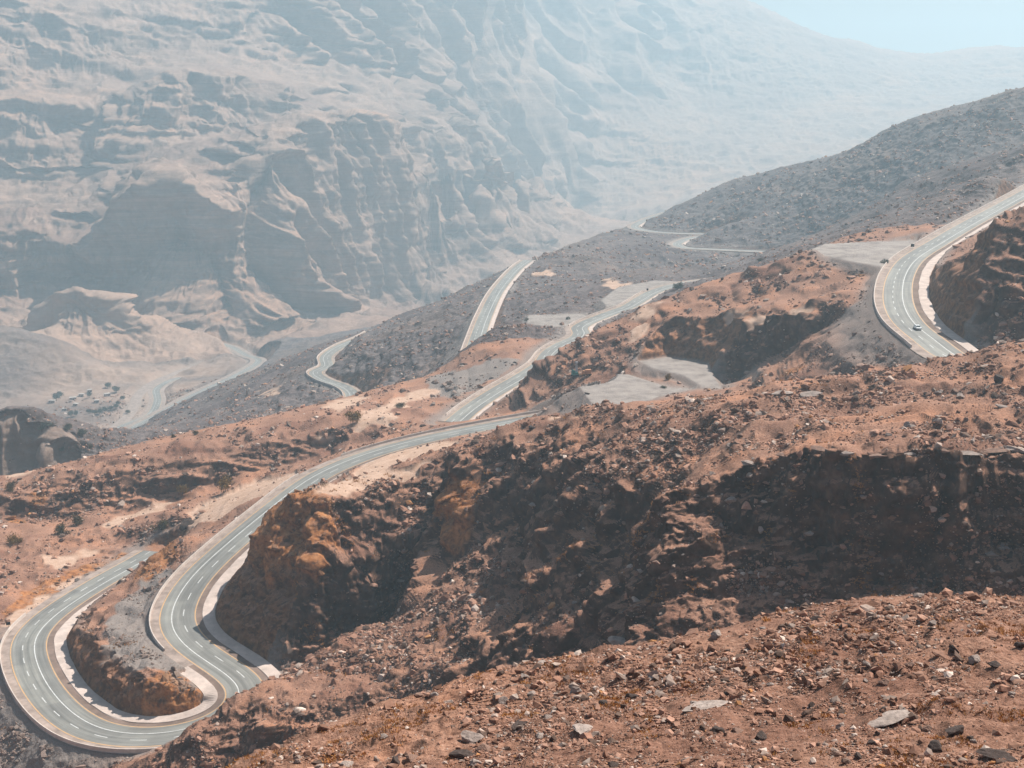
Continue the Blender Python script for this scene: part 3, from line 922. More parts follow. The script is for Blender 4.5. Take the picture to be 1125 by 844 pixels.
def road_material():
    m, nt, out = mat_new("asphalt_marked")
    uv = nd(nt, "ShaderNodeUVMap", uv_map="road")
    sp = nd(nt, "ShaderNodeSeparateXYZ")
    nt.links.new(uv.outputs[0], sp.inputs[0])
    lat, al = sp.outputs[0], sp.outputs[1]
    tc = nd(nt, "ShaderNodeTexCoord")
    n1 = noise_node(nt, tc.outputs["Object"], 0.12, 6, 0.6)
    # worn wheel tracks run along the road: the noise is stretched along it
    cmb = nd(nt, "ShaderNodeCombineXYZ")
    nt.links.new(math_n(nt, 'MULTIPLY', lat, 0.9), cmb.inputs[0])
    nt.links.new(math_n(nt, 'MULTIPLY', al, 0.02), cmb.inputs[1])
    n2 = noise_node(nt, cmb.outputs[0], 1.0, 4, 0.6)
    base = ramp(nt, n2.outputs[0], [(0.3, (0.16, 0.16, 0.15)), (0.7, (0.30, 0.295, 0.275))]).outputs[0]
    patch = ramp(nt, n1.outputs[0], [(0.35, (0.88, 0.88, 0.88)), (0.65, (1.1, 1.1, 1.08))]).outputs[0]
    col = mixc(nt, 1.0, base, patch, 'MULTIPLY')
    wear = noise_node(nt, tc.outputs["Object"], 0.7, 5, 0.7)
    wr = nd(nt, "ShaderNodeMapRange")
    wr.inputs["From Min"].default_value = 0.3; wr.inputs["From Max"].default_value = 0.55
    wr.inputs["To Min"].default_value = 0.45; wr.inputs["To Max"].default_value = 1.0
    nt.links.new(wear.outputs[0], wr.inputs["Value"])
    def line(c, w):
        dlt = math_n(nt, 'ABSOLUTE', math_n(nt, 'SUBTRACT', lat, c))
        return math_n(nt, 'LESS_THAN', dlt, w)
    dash = math_n(nt, 'LESS_THAN', math_n(nt, 'FRACT', math_n(nt, 'DIVIDE', al, 12.0)), 0.40)
    white = math_n(nt, 'ADD', line(1.9, 0.17), math_n(nt, 'MULTIPLY', line(-1.9, 0.15), dash), clamp=True)
    orange = math_n(nt, 'ADD', line(5.75, 0.17), line(-5.75, 0.17), clamp=True)
    # resurfaced lengths of single lanes, dust blown over the edges
    cell = nd(nt, "ShaderNodeCombineXYZ")
    nt.links.new(math_n(nt, 'FLOOR', math_n(nt, 'DIVIDE', math_n(nt, 'ADD', lat, 5.75), 3.83)), cell.inputs[0])
    nt.links.new(math_n(nt, 'FLOOR', math_n(nt, 'DIVIDE', al, 37.0)), cell.inputs[1])
    wnz = nd(nt, "ShaderNodeTexWhiteNoise", noise_dimensions='2D')
    nt.links.new(cell.outputs[0], wnz.inputs["Vector"])
    tone = ramp(nt, wnz.outputs["Value"], [(0.0, (0.84, 0.84, 0.85)), (0.6, (1, 1, 1)), (1.0, (1.08, 1.08, 1.07))]).outputs[0]
    col = mixc(nt, 1.0, col, tone, 'MULTIPLY')
    nd_ = noise_node(nt, tc.outputs["Object"], 0.22, 6, 0.7)
    dust = math_n(nt, 'MULTIPLY', math_n(nt, 'MULTIPLY_ADD', math_n(nt, 'ABSOLUTE', lat), 0.55, -2.5, clamp=True), math_n(nt, 'MULTIPLY_ADD', nd_.outputs[0], 3.0, -1.1, clamp=True))
    col = mixc(nt, math_n(nt, 'MULTIPLY', dust, 0.8), col, (0.34, 0.26, 0.21))
    col = mixc(nt, math_n(nt, 'MULTIPLY', white, wr.outputs[0]), col, (0.62, 0.63, 0.62))
    col = mixc(nt, math_n(nt, 'MULTIPLY', orange, wr.outputs[0]), col, (0.62, 0.36, 0.16))
    b = nd(nt, "ShaderNodeBsdfPrincipled")
    b.inputs["Roughness"].default_value = 0.62
    b.inputs["Specular IOR Level"].default_value = 0.35
    nt.links.new(col, b.inputs["Base Color"])
    nt.links.new(b.outputs[0], out.inputs[0])
    return m

M_ROAD = road_material()
M_SHOULDER = simple_mat("sandy_shoulder", (0.33, 0.262, 0.228), var=0.38, scale=0.25)
M_GUTTER = simple_mat("brown_gutter", (0.20, 0.145, 0.12), var=0.35, scale=0.15)
M_PAVE = simple_mat("pale_concrete", (0.54, 0.445, 0.395), var=0.24, scale=0.25)
M_WALL = simple_mat("barrier_concrete", (0.58, 0.50, 0.45), var=0.18, scale=0.4)

def stations(r, s0, s1, step):
    n = max(2, int((s1 - s0) / step) + 1)
    ss = np.linspace(s0, s1, n)
    P = np.stack([np.interp(ss, r['s'], r['C'][:, k]) for k in range(3)], 1)
    N = np.stack([np.interp(ss, r['s'], r['N'][:, k]) for k in range(2)], 1)
    N /= np.linalg.norm(N, axis=1)[:, None]
    return ss, P, N

def extrude(name, r, s0, s1, prof, mat, closed=False, step=2.0, jitter=0.0, caps=False):
    """sweeps a cross-section [(offset, height)] along a road"""
    ss, P, N = stations(r, s0, s1, step)
    k = len(prof)
    V = np.zeros((len(ss), k, 3))
    for j, (o, h) in enumerate(prof):
        wob = jitter * noise2(ss / 7.0, np.full(len(ss), 3.1 * j), 5 + j) if jitter else 0
        V[:, j, :2] = P[:, :2] + N * (o + wob)[:, None] if jitter else P[:, :2] + N * o
        V[:, j, 2] = P[:, 2] + h
    idn = np.arange(len(ss) * k).reshape(len(ss), k)
    jj = range(k if closed else k - 1)
    f = np.concatenate([np.stack([idn[:-1, j], idn[1:, j], idn[1:, (j + 1) % k], idn[:-1, (j + 1) % k]], 1)[:, ::-1] for j in jj])
    if caps and k == 4:
        f = np.vstack([f, idn[0][None, :], idn[-1][None, ::-1]])
    me = mesh_np(name, V.reshape(-1, 3), f, [mat])
    uvl = me.uv_layers.new(name="road")
    lat = np.tile([p[0] for p in prof], len(ss)); al = np.repeat(ss, k)
    vi = np.zeros(len(me.loops), np.int32); me.loops.foreach_get("vertex_index", vi)
    uvl.data.foreach_set("uv", np.stack([lat[vi], al[vi]], 1).astype(np.float32).ravel())
    return me

ROAD_LABEL = {'main': "grey asphalt hairpin road with white and orange lines", 'right': "grey asphalt road bend on the right hand hillside",
              'middle': "grey road winding past the lay-by behind the near spur", 'lower': "straight pale road descending behind the mound",
              'upper': "thin far switchback road at the foot of the ridge", 'bend': "pale S-shaped road bend above the valley",
              'valley': "pale road running down into the valley", 'loop': "pale looping road on the valley floor", 'track': "pale gravel track along the dry valley bed"}
flat = lambda a, b, h=0.0: [(x, h) for x in np.linspace(a, b, 7)]
for nm, r in ROADS.items():
    L = r['s'][-1]
    link("road", extrude("road", r, 0, L, flat(-6.1, 6.1), M_SHOULDER if nm == 'track' else M_ROAD), kind="structure", label=ROAD_LABEL[nm])
def strip(name, nm, s0, s1, prof, mat, lab, jitter=0.0):
    link(name, extrude(name, ROADS[nm], s0, s1, prof, mat, jitter=jitter), kind="structure", label=lab)

mr = ROADS['main']; ML = mr['s'][-1]
sA, sI, sJ = mr['sA'], mr['sI'], mr['sJ']
sBar0 = s_at('main', 398, 502, -147); sBar1 = s_at('main', 206, 707, -168.3)
sW0 = s_at('main', 244, 793, -174); sW1 = s_at('main', 52, 677, -182.2)
# kerbs are real steps of 0.12 m
strip("gutter", 'main', 0, sA, [(-6.1, -0.01), (-8.0, -0.05), (-8.25, -0.05)], M_GUTTER, "brown gutter beside the upper hairpin arm", 0.12)
strip("pavement", 'main', 0, sA, [(-8.2, -0.08), (-8.25, 0.12), (-12.4, 0.14), (-12.5, -0.5)], M_PAVE, "pale concrete strip at the foot of the orange cut", 0.25)
strip("gutter", 'main', sI, sJ, [(6.1, -0.01), (8.0, -0.05), (8.25, -0.05)][::-1], M_GUTTER, "brown gutter round the island", 0.12)
strip("pavement", 'main', sI, sJ, [(8.2, -0.08), (8.25, 0.12), (12.3, 0.14), (12.4, -0.5)][::-1], M_PAVE, "pale concrete strip round the island", 0.25)
strip("road_shoulder", 'main', 0, sI, [(9.6, -0.12), (6.1, -0.01)], M_SHOULDER, "sandy shoulder outside the upper hairpin arm")
strip("road_shoulder", 'main', sJ, ML, [(8.6, -0.12), (6.1, -0.01)], M_GUTTER, "brown shoulder on the lower hairpin arm")
strip("road_shoulder", 'main', sA, ML, [(-6.1, -0.01), (-9.6, -0.12)], M_SHOULDER, "sandy shoulder outside the lower hairpin arm")
rr = ROADS['right']; RL = rr['s'][-1]
strip("gutter", 'right', 0, RL, [(6.1, -0.01), (8.2, -0.05), (8.45, -0.05)][::-1], M_GUTTER, "brown gutter on the right hand road", 0.12)
strip("pavement", 'right', 0, RL, [(8.4, -0.08), (8.45, 0.12), (12.4, 0.14), (12.5, -0.5)][::-1], M_PAVE, "pale concrete strip under the right hand cut", 0.25)
strip("road_shoulder", 'right', 0, RL, [(-6.1, -0.01), (-10.0, -0.12)], M_SHOULDER, "sandy shoulder on the right hand road")
for nm in ('middle', 'lower', 'upper', 'bend', 'valley', 'loop', 'track'):
    Lr, Rr = ROADS[nm]['L'], ROADS[nm]['R']
    L = ROADS[nm]['s'][-1]
    strip("road_shoulder", nm, 0, L, [(-6.1, -0.01), (-Lr - 0.3, -0.1)], M_SHOULDER, "sandy shoulder of a far road")
    strip("road_shoulder", nm, 0, L, [(Rr + 0.3, -0.1), (6.1, -0.01)], M_PAVE if nm in ('middle', 'upper', 'lower') else M_SHOULDER, "sandy shoulder of a far road")

def thing(name, me, label, cat, group=None, loc=None):
    o = link(name, me, label=label, category=cat)
    if group:
        o['group'] = group
    if loc is not None:
        o.location = loc
    return o

def barrier(nm, s0, s1, off, label, h=0.95, w=0.5):
    me = extrude("concrete_barrier", ROADS[nm], s0, s1, [(off - w / 2, -0.3), (off - w * 0.3, h), (off + w * 0.3, h), (off + w / 2, -0.3)][::-1], M_WALL, closed=True, caps=True)
    return thing("concrete_barrier", me, label, "barrier")

barrier('main', 4, sBar0 + 4, 9.0, "pale low concrete wall edging the far upper stretch of the hairpin road above pink sand")
barrier('main', sBar0 + 26, sBar1, 9.0, "long pale concrete wall curving round the outside of the upper hairpin arm")
barrier('main', sW0, sW1, -9.0, "pale concrete wall with dark outer face round the lowest hairpin bend", 1.15)
barrier('right', 25, RL, -9.3, "pale concrete wall on the outer edge of the right hand road with the car")
barrier('middle', 10, s_at('middle', 614, 376, -141), -8.4, "white concrete wall along the near stretch of the middle road below the mound")
barrier('middle', s_at('middle', 640, 358, -138), s_at('middle', 720, 322, -132), -8.0, "curved pale kerb wall between the middle road and its grey lay-by")
barrier('lower', 4, ROADS['lower']['s'][-1], -8.4, "pale wall beside the straight road descending behind the dark mound")
barrier('upper', 4, ROADS['upper']['s'][-1], 7.4, "thin pale wall edging the farthest switchback road", 1.1)
barrier('bend', 4, ROADS['bend']['s'][-1], 7.4, "pale wall edging the S-bend road on the hazy flank", 1.1)

# ------------------------------------------------------------------ loose stones
ICO = []
_p = (1 + 5 ** 0.5) / 2
for a, b in ((-1, _p), (1, _p), (-1, -_p), (1, -_p)):
    ICO.append((a, b, 0))
for a, b in ((-1, _p), (1, _p), (-1, -_p), (1, -_p)):
    ICO.append((0, a, b))
for a, b in ((_p, -1), (_p, 1), (-_p, -1), (-_p, 1)):
    ICO.append((a, 0, b))
ICO = np.array(ICO) / math.sqrt(1 + _p * _p)
ICF = np.array([(0, 11, 5), (0, 5, 1), (0, 1, 7), (0, 7, 10), (0, 10, 11), (1, 5, 9), (5, 11, 4), (11, 10, 2), (10, 7, 6), (7, 1, 8),
                (3, 9, 4), (3, 4, 2), (3, 2, 6), (3, 6, 8), (3, 8, 9), (4, 9, 5), (2, 4, 11), (6, 2, 10), (8, 6, 7), (9, 8, 1)])

def attr_rock_material(name, bump=0.5):
    m, nt, out = mat_new(name)
    at = nd(nt, "ShaderNodeAttribute", attribute_name="tint")
    tc = nd(nt, "ShaderNodeTexCoord")
    n = noise_node(nt, tc.outputs["Object"], 4.0, 5, 0.65)
    v = ramp(nt, n.outputs[0], [(0.3, (0.7, 0.68, 0.66)), (0.7, (1.25, 1.22, 1.2))]).outputs[0]
    b = nd(nt, "ShaderNodeBsdfPrincipled")
    b.inputs["Roughness"].default_value = 0.95
    b.inputs["Specular IOR Level"].default_value = 0.15
    nt.links.new(mixc(nt, 1.0, at.outputs["Color"], v, 'MULTIPLY'), b.inputs["Base Color"])
    nt.links.new(b.outputs[0], out.inputs[0])
    return m

PAL = np.array([(0.25, 0.14, 0.10), (0.32, 0.19, 0.14), (0.18, 0.10, 0.07), (0.30, 0.235, 0.20), (0.11, 0.075, 0.06), (0.46, 0.38, 0.33), (0.40, 0.20, 0.09)])
PALW = np.array([0.30, 0.24, 0.19, 0.11, 0.10, 0.05, 0.01])
thA = np.repeat(th_cols, NR)
def scatter(name, n, dlo, dhi, rpx, rmax, pw, lab, wmask):
    wgt = ((D_ > dlo) & (D_ < dhi) & (np.abs(thA) < math.radians(30.3)) & (BED > 2.0)).astype(np.float64) * wmask * (1 - 0.88 * STEEP)
    wgt /= wgt.sum()
    pick = rng.choice(len(wgt), n, p=wgt)
    u = rng.random(n)
    rp = np.minimum(rpx * (u + 1e-4) ** (-1.0 / pw), rmax)
    rad = rp * D_[pick] / F
    V = ICO[None] * (1 + 0.32 * rng.standard_normal((n, 12, 1)).clip(-1, 1)) + 0.16 * rng.standard_normal((n, 12, 3))
    V *= np.stack([rng.uniform(0.8, 1.5, n), rng.uniform(0.7, 1.2, n), rng.uniform(0.45, 0.95, n)], 1)[:, None, :]
    a = rng.uniform(0, 2 * math.pi, n); ca, sa = np.cos(a)[:, None], np.sin(a)[:, None]
    tl = rng.normal(0, 0.35, n); ct, st = np.cos(tl)[:, None], np.sin(tl)[:, None]
    x, y, z = V[..., 0], V[..., 1], V[..., 2]
    x, z = x * ct - z * st, x * st + z * ct
    x, y = x * ca - y * sa, x * sa + y * ca
    V = np.stack([x, y, z], 2) * rad[:, None, None]
    base = np.stack([X2[pick], Y2[pick], Z2[pick]], 1)
    base += Nn[pick] * (rad * rng.uniform(-0.2, 0.4, n))[:, None]
    V += base[:, None, :]
    f = (ICF[None] + 12 * np.arange(n)[:, None, None]).reshape(-1, 3)
    me = mesh_np(name, V.reshape(-1, 3), f, [M_STONE])
    tint = PAL[rng.choice(len(PAL), n, p=PALW)] * rng.uniform(0.85, 1.6, (n, 1))
    og = M_ORANGE[pick][:, None]
    tint = tint * (1 - 0.6 * og) + 0.6 * og * np.array([0.34, 0.17, 0.07]) * rng.uniform(0.6, 1.3, (n, 1))
    gg = M_GREY[pick][:, None] * 0.7
    tint = tint * (1 - gg) + gg * np.array([0.22, 0.19, 0.175]) * rng.uniform(0.6, 1.4, (n, 1))
    t4 = np.ones((n, 12, 4), np.float32); t4[..., :3] = tint[:, None, :]
    ca_ = me.attributes.new("tint", 'FLOAT_COLOR', 'POINT')
    ca_.data.foreach_set("color", t4.ravel())
    return link(name, me, kind="stuff", label=lab)

M_STONE = attr_rock_material("loose_stone")
clump = np.clip(0.25 + 1.1 * noise2(X / 6.0, Y / 6.0, 41) + 0.6 * noise2(X / 25.0, Y / 25.0, 42), 0.05, 2) * np.clip(calm, 0.02, 1)
clumpf = np.clip(0.35 + 1.0 * noise2(X / 1.6, Y / 1.6, 43) + 0.8 * noise2(X / 6.0, Y / 6.0, 44), 0.05, 2)
scatter("rubble", 185000, 40, 125, 0.60, 6.0, 2.45, "loose angular stones littering the foreground slope", clumpf)
scatter("rubble", 120000, 125, 450, 0.56, 4.6, 2.2, "dark broken stones covering the rocky spur", clump * (1 - 0.75 * CUTM))
scatter("rubble", 16000, 450, 760, 0.6, 3.2, 2.1, "stones strewn over the hills beyond the near road", clump * (1 - 0.75 * CUTM))

scatter("rubble", 26000, 760, 1750, 0.55, 2.2, 2.2, "dark stones strewn over the far hill flanks", clump)

# ------------------------------------------------------------------ single boulders
M_BOULDER = {k: simple_mat("boulder_" + k, c, var=0.4, scale=3.0, bump=0.8) for k, c in
             (('dark', (0.075, 0.055, 0.048)), ('brown', (0.24, 0.15, 0.115)), ('grey', (0.30, 0.24, 0.21)), ('pale', (0.35, 0.285, 0.25)), ('orange', (0.40, 0.19, 0.08)))}

def boulder_mesh(seed, kind, flat_=0.75, sub=3):
    import bmesh
    bm = bmesh.new()
    bmesh.ops.create_icosphere(bm, subdivisions=sub, radius=1.0)
    r2 = np.random.default_rng(seed)
    co = np.array([v.co for v in bm.verts])
    # cut by random planes: broken faces
    for _ in range(9):
        n = r2.standard_normal(3); n /= np.linalg.norm(n)
        dcut = r2.uniform(0.45, 0.8)
        k = co @ n
        co = co - np.where(k > dcut, k - dcut, 0)[:, None] * n
    co *= (1 + 0.16 * noise3(co[:, 0] * 1.9 + seed, co[:, 1] * 1.9, co[:, 2] * 1.9, seed) + 0.09 * noise3(co[:, 0] * 4.5 + seed, co[:, 1] * 4.5, co[:, 2] * 4.5, seed + 1))[:, None]
    co *= np.array([r2.uniform(1.0, 1.4), r2.uniform(0.8, 1.1), flat_ * r2.uniform(0.8, 1.1)])
    for v, c in zip(bm.verts, co):
        v.co = c
    me = bpy.data.meshes.new("boulder")
    bm.to_mesh(me); bm.free()
    me.materials.append(M_BOULDER[kind])
    return me

BM = {}
def boulder(u, v, rpx, kind, label, group=None, flat_=0.75, sx=1.0, rot=None, var=None):
    p = hit2(u, v)
    r = rpx * math.hypot(p[0], p[1]) / F
    var = rng.integers(0, 5) if var is None else var
    key = (kind, int(var), flat_)
    if key not in BM:
        BM[key] = boulder_mesh(100 + 17 * int(var) + int(flat_ * 50), kind, flat_)
    o = thing("boulder", BM[key], label, "boulder", group, (p[0], p[1], p[2] + r * flat_ * 0.25))
    o.scale = (r * sx, r, r)
    o.rotation_euler = (rng.normal(0, 0.12), rng.normal(0, 0.12), rng.uniform(0, 6.28) if rot is None else rot)
    return o

for u, v, r, k, lab, fl, sx in (
    (206, 579, 9, 'dark', "triangular boulder coloured dark as if in shade beside the pink sand strip outside the upper hairpin arm", 0.95, 1.0),  # the shade on this boulder is put into its colour
    (1101, 420, 7, 'dark', "pointed boulder coloured dark for its shaded front, alone on the spur crest at the right edge", 1.2, 0.8),  # shaded front painted as dark rock all round
    (985, 790, 21, 'pale', "long whitish flat slab in the lower right of the foreground slope", 0.13, 1.25),
    (640, 806, 15, 'pale', "large pinkish white slab half buried at the lower middle of the foreground", 0.4, 1.3),
    (775, 776, 20, 'pale', "low pale slab with dark stones on its upper edge in the foreground", 0.13, 1.25),
    (518, 815, 13, 'grey', "grey white broken boulder left of the large pinkish slab", 0.7, 1.1),
    (508, 834, 13, 'dark', "dark boulder with pale top at the lower frame edge, left", 0.6, 1.2),
    (572, 800, 10, 'dark', "dark angular boulder just left of the large pinkish slab", 0.6, 1.2),
    (1048, 806, 11, 'dark', "black and white split boulder right of the long whitish slab", 0.7, 1.1),
    (1030, 826, 10, 'dark', "black boulder below the long whitish slab", 0.6, 1.1),
    (1102, 833, 13, 'dark', "long low dark ledge boulder at the lower right corner", 0.35, 1.6),
    (798, 766, 7, 'dark', "small black boulder resting on the pale slab's upper edge", 0.7, 1.0),
    (836, 812, 10, 'dark', "dark brown boulder between orange grass tufts in the middle foreground", 0.7, 1.0),
    (790, 805, 9, 'dark', "blackish blocky boulder in a cluster below the low pale slab", 0.7, 1.1),
    (700, 707, 12, 'pale', "pale rounded boulder on the foreground crest before the dark gully", 0.5, 1.2),
    (1010, 658, 7, 'grey', "light grey boulder perched on the foreground crest under the dark cliff", 0.7, 1.1),
    (893, 436, 9, 'pale', "pale low outcrop boulder on top of the spur near its skyline", 0.4, 1.7),
    (862, 433, 7, 'pale', "whitish slab boulder left of the pale outcrop on the spur top", 0.4, 1.6),
    (1056, 437, 4.5, 'grey', "small grey boulder casting shadow on the smooth spur top", 0.8, 1.0),
    (1018, 436, 3.5, 'dark', "small dark boulder alone on the smooth spur top", 0.8, 1.0),
    (1102, 449, 5, 'grey', "grey flat boulder on the smooth spur top near the right edge", 0.5, 1.4),
    (800, 553, 8, 'grey', "sunlit grey boulder jutting from the shaded spur cliff", 0.8, 1.0),
    (645, 433, 3, 'dark', "small dark boulder at the near corner of the pale lot", 0.7, 1.2),
    (617, 357, 3.5, 'brown', "brown boulder at the lay-by mouth in the middle bend", 0.7, 1.1),
    (12, 571, 5, 'orange', "orange boulder in the dark rock band at the left edge", 0.7, 1.4)):
    boulder(u, v, r, k, lab, None, fl, sx, rot=rng.uniform(-0.3, 0.3) if sx > 1.3 else None)

_n = 0
while _n < 70:
    u, v = rng.uniform(260, 1125), rng.uniform(680, 844)
    p = hit2(u, v)
    if math.hypot(p[0], p[1]) > 110:
        continue
    k = ('brown', 'grey', 'dark', 'pale')[rng.choice(4, p=(0.34, 0.30, 0.26, 0.10))]
    boulder(u, v, rng.uniform(3.5, 8.5), k, {'brown': "rough brown boulder among loose stones on the foreground slope", 'grey': "rough grey boulder among loose stones on the foreground slope",
            'dark': "blackish boulder among loose stones on the foreground slope", 'pale': "whitish boulder among loose stones on the foreground slope"}[k], "boulders on the foreground slope")
    _n += 1
_n = 0
while _n < 90:
    u, v = rng.uniform(440, 1125), rng.uniform(430, 680)
    p = hit2(u, v)
    dd_ = math.hypot(p[0], p[1])
    if dd_ < 125 or dd_ > 420:
        continue
    k = ('brown', 'grey', 'dark')[rng.choice(3, p=(0.45, 0.3, 0.25))]
    boulder(u, v, rng.uniform(2.2, 5.0), k, {'brown': "angular brown boulder on the rubble of the rocky spur", 'grey': "angular grey boulder on the rubble of the rocky spur",
            'dark': "angular dark boulder on the rubble of the rocky spur"}[k], "boulders on the rocky spur")
    _n += 1

for i_, (u, v, r, sx) in enumerate(((905, 499, 6, 1.6), (935, 503, 7, 1.8), (968, 508, 6, 1.7), (1000, 503, 8, 2.0), (1035, 502, 6, 1.6), (1062, 503, 8, 2.0), (1095, 500, 7, 2.0), (1118, 499, 8, 1.8), (862, 505, 6, 1.5), (825, 514, 6, 1.4))):
    boulder(u, v - 3, r, ('brown', 'grey')[i_ % 2], "flat %s ledge block on the rim of the dark spur cliff" % ('brown', 'grey')[i_ % 2], "ledge blocks along the cliff rim", 0.35, sx, rot=rng.uniform(-0.25, 0.25))

# ------------------------------------------------------------------ plants
def leaf_mat(name, c):
    return simple_mat(name, c, var=0.5, scale=2.0)
M_LEAF = {'olive': leaf_mat("olive_leaves", (0.085, 0.066, 0.024)), 'yellow': leaf_mat("dry_yellow_leaves", (0.22, 0.13, 0.03)), 'green': leaf_mat("dusty_green_leaves", (0.05, 0.06, 0.03)),
          'teal': leaf_mat("hazed_green_leaves", (0.085, 0.09, 0.065))}  # valley leaves: colour lightened to look hazier
M_BARK = simple_mat("bark", (0.09, 0.065, 0.05), var=0.4, scale=6.0)
M_TUFT = simple_mat("dry_orange_grass", (0.42, 0.19, 0.055), var=0.5, scale=1.2)

def leaves_mesh(name, kind, n, rx, rz, z0, leaf, seed):
    r2 = np.random.default_rng(seed)
    cl = r2.standard_normal((11, 3)); cl /= np.linalg.norm(cl, axis=1)[:, None]
    cl *= r2.uniform(0.35, 0.85, (11, 1)); cl[:, 2] = np.abs(cl[:, 2]) * 0.9
    c = cl[r2.integers(0, 11, n)] + r2.standard_normal((n, 3)) * 0.20
    c = c * np.array([rx, rx, rz]) + np.array([0, 0, z0])
    c[:, 2] = np.maximum(c[:, 2], 0.05)
    a = r2.standard_normal((n, 3)); a /= np.linalg.norm(a, axis=1)[:, None]
    b = np.cross(a, r2.standard_normal((n, 3))); b /= np.linalg.norm(b, axis=1)[:, None]
    s = leaf * r2.uniform(0.6, 1.4, (n, 1))
    V = np.stack([c - a * s, c + b * s * 0.45, c + a * s, c - b * s * 0.45], 1).reshape(-1, 3)
    return mesh_np(name, V, np.arange(4 * n).reshape(n, 4), [M_LEAF[kind]])

def stem_mesh(name, h, r, seed, limbs=5, spread=0.6):
    r2 = np.random.default_rng(seed)
    V, Fc = [], []
    def tube(P, R, k=6):
        b = len(V)
        for i, (p, rad) in enumerate(zip(P, R)):
            for q in range(k):
                an = 2 * math.pi * q / k
                V.append((p[0] + rad * math.cos(an), p[1] + rad * math.sin(an), p[2]))
        for i in range(len(P) - 1):
            for q in range(k):
                Fc.append((b + i * k + q, b + i * k + (q + 1) % k, b + (i + 1) * k + (q + 1) % k, b + (i + 1) * k + q))
    t = [(0, 0, -0.3), (0.05 * h, 0.02 * h, 0.3 * h), (0.02 * h, 0.06 * h, 0.55 * h)]
    tube(t, [r, r * 0.8, r * 0.6])
    for _ in range(limbs):
        an = r2.uniform(0, 6.28); ln_ = h * r2.uniform(0.7, 1.0)
        tube([t[1], (spread * 0.5 * ln_ * math.cos(an), spread * 0.5 * ln_ * math.sin(an), h * 0.6), (spread * ln_ * math.cos(an), spread * ln_ * math.sin(an), h * r2.uniform(0.8, 1.0))], [r * 0.5, r * 0.35, r * 0.12], 5)
    return mesh_np(name, np.array(V), np.array(Fc), [M_BARK])

def empty_thing(name, label, cat, loc, rz=0.0, group=None):
    o = bpy.data.objects.new(name, None)
    scene.collection.objects.link(o)
    o.location = loc; o.rotation_euler = (0, 0, rz)
    o['label'] = label; o['category'] = cat
    if group:
        o['group'] = group
    return o

def part(name, me, parent):
    o = bpy.data.objects.new(name, me)
    scene.collection.objects.link(o)
    o.parent = parent
    return o

PROTO = {}
def plant(name, cat, kind, u, v, wpx, hpx, label, group=None, trunk=0.25):
    p = hit2(u, v)
    k = math.hypot(p[0], p[1]) / F
    w, h = wpx * k / 2, hpx * k
    key = (name, kind)
    if key not in PROTO:
        tall = name == 'tree'
        PROTO[key] = (leaves_mesh("crown", kind, 900, 1.0, 0.62 if tall else 0.85, 0.42 if tall else 0.06, 0.085, len(PROTO) + 5), stem_mesh("trunk" if tall else "stem", 0.8, 0.055 if tall else 0.035, len(PROTO) + 9))
    lm, sm = PROTO[key]
    o = empty_thing(name, label, cat, p, rng.uniform(0, 6.28), group)
    o.scale = (w, w, h)
    part("crown" if name == 'tree' else "foliage", lm, o)
    part("trunk" if name == 'tree' else "stem", sm, o)
    return o

for nm, cat, kind, u, v, w, h, lab in (
    ('tree', 'tree', 'yellow', 249, 544, 19, 19, "yellow olive acacia with visible trunk on pink sand under the dark rock band"),
    ('tree', 'tree', 'yellow', 201, 546, 15, 13, "yellowish low tree at the foot of the dark rock band, left of the acacia"),
    ('tree', 'tree', 'yellow', 388, 466, 20, 15, "brown olive acacia on pink sand above the upper road"),
    ('bush', 'bush', 'olive', 177, 583, 20, 13, "broad olive bush beside the triangular boulder"),
    ('bush', 'bush', 'olive', 84, 577, 15, 13, "dark olive bush on the left slope, upper one of a close pair"),
    ('bush', 'bush', 'olive', 70, 587, 18, 12, "rounded olive bush on the left slope, lower one of a close pair"),
    ('bush', 'bush', 'yellow', 15, 597, 17, 11, "yellow brown bush alone at the left edge of the slope"),
    ('bush', 'bush', 'olive', 13, 539, 13, 10, "small olive bush at the left edge above the dark rock band"),
    ('bush', 'bush', 'olive', 441, 449, 15, 6, "low olive bush on pink sand right of the brown acacia"),
    ('bush', 'bush', 'green', 746, 318, 16, 8, "dark bush at the roadside where the middle road meets the hill"),
    ('bush', 'bush', 'yellow', 735, 417, 8, 8, "orange yellow bush on the bank between the two pale lots"),
    ('bush', 'bush', 'olive', 98, 493, 8, 6, "tiny brown bush on the skyline of the left shelf"),
    ('bush', 'bush', 'olive', 215, 478, 9, 5, "small flat bush near the skyline of the left shelf"),
    ('bush', 'bush', 'olive', 191, 481, 6, 5, "smallest dark bush beside the flat one on the left shelf"),
    ('bush', 'bush', 'green', 578, 353, 5, 4, "dark shrub at the outer rim of the lay-by in the middle bend"),
    ('bush', 'bush', 'green', 624, 351, 6, 4, "low shrub on the lay-by in the middle bend, nearest the road"),
    ('bush', 'bush', 'green', 838, 287, 7, 4, "small shrub on the hill crest left of the grey lot"),
    ('bush', 'bush', 'green', 972, 290, 9, 5, "grey green shrub at the corner of the grey lot by the right hand road"),
    ('bush', 'bush', 'green', 729, 427, 8, 3, "flat grey shrub on the pale lot below the orange yellow bush")):
    plant(nm, cat, kind, u, v, w, h, lab)
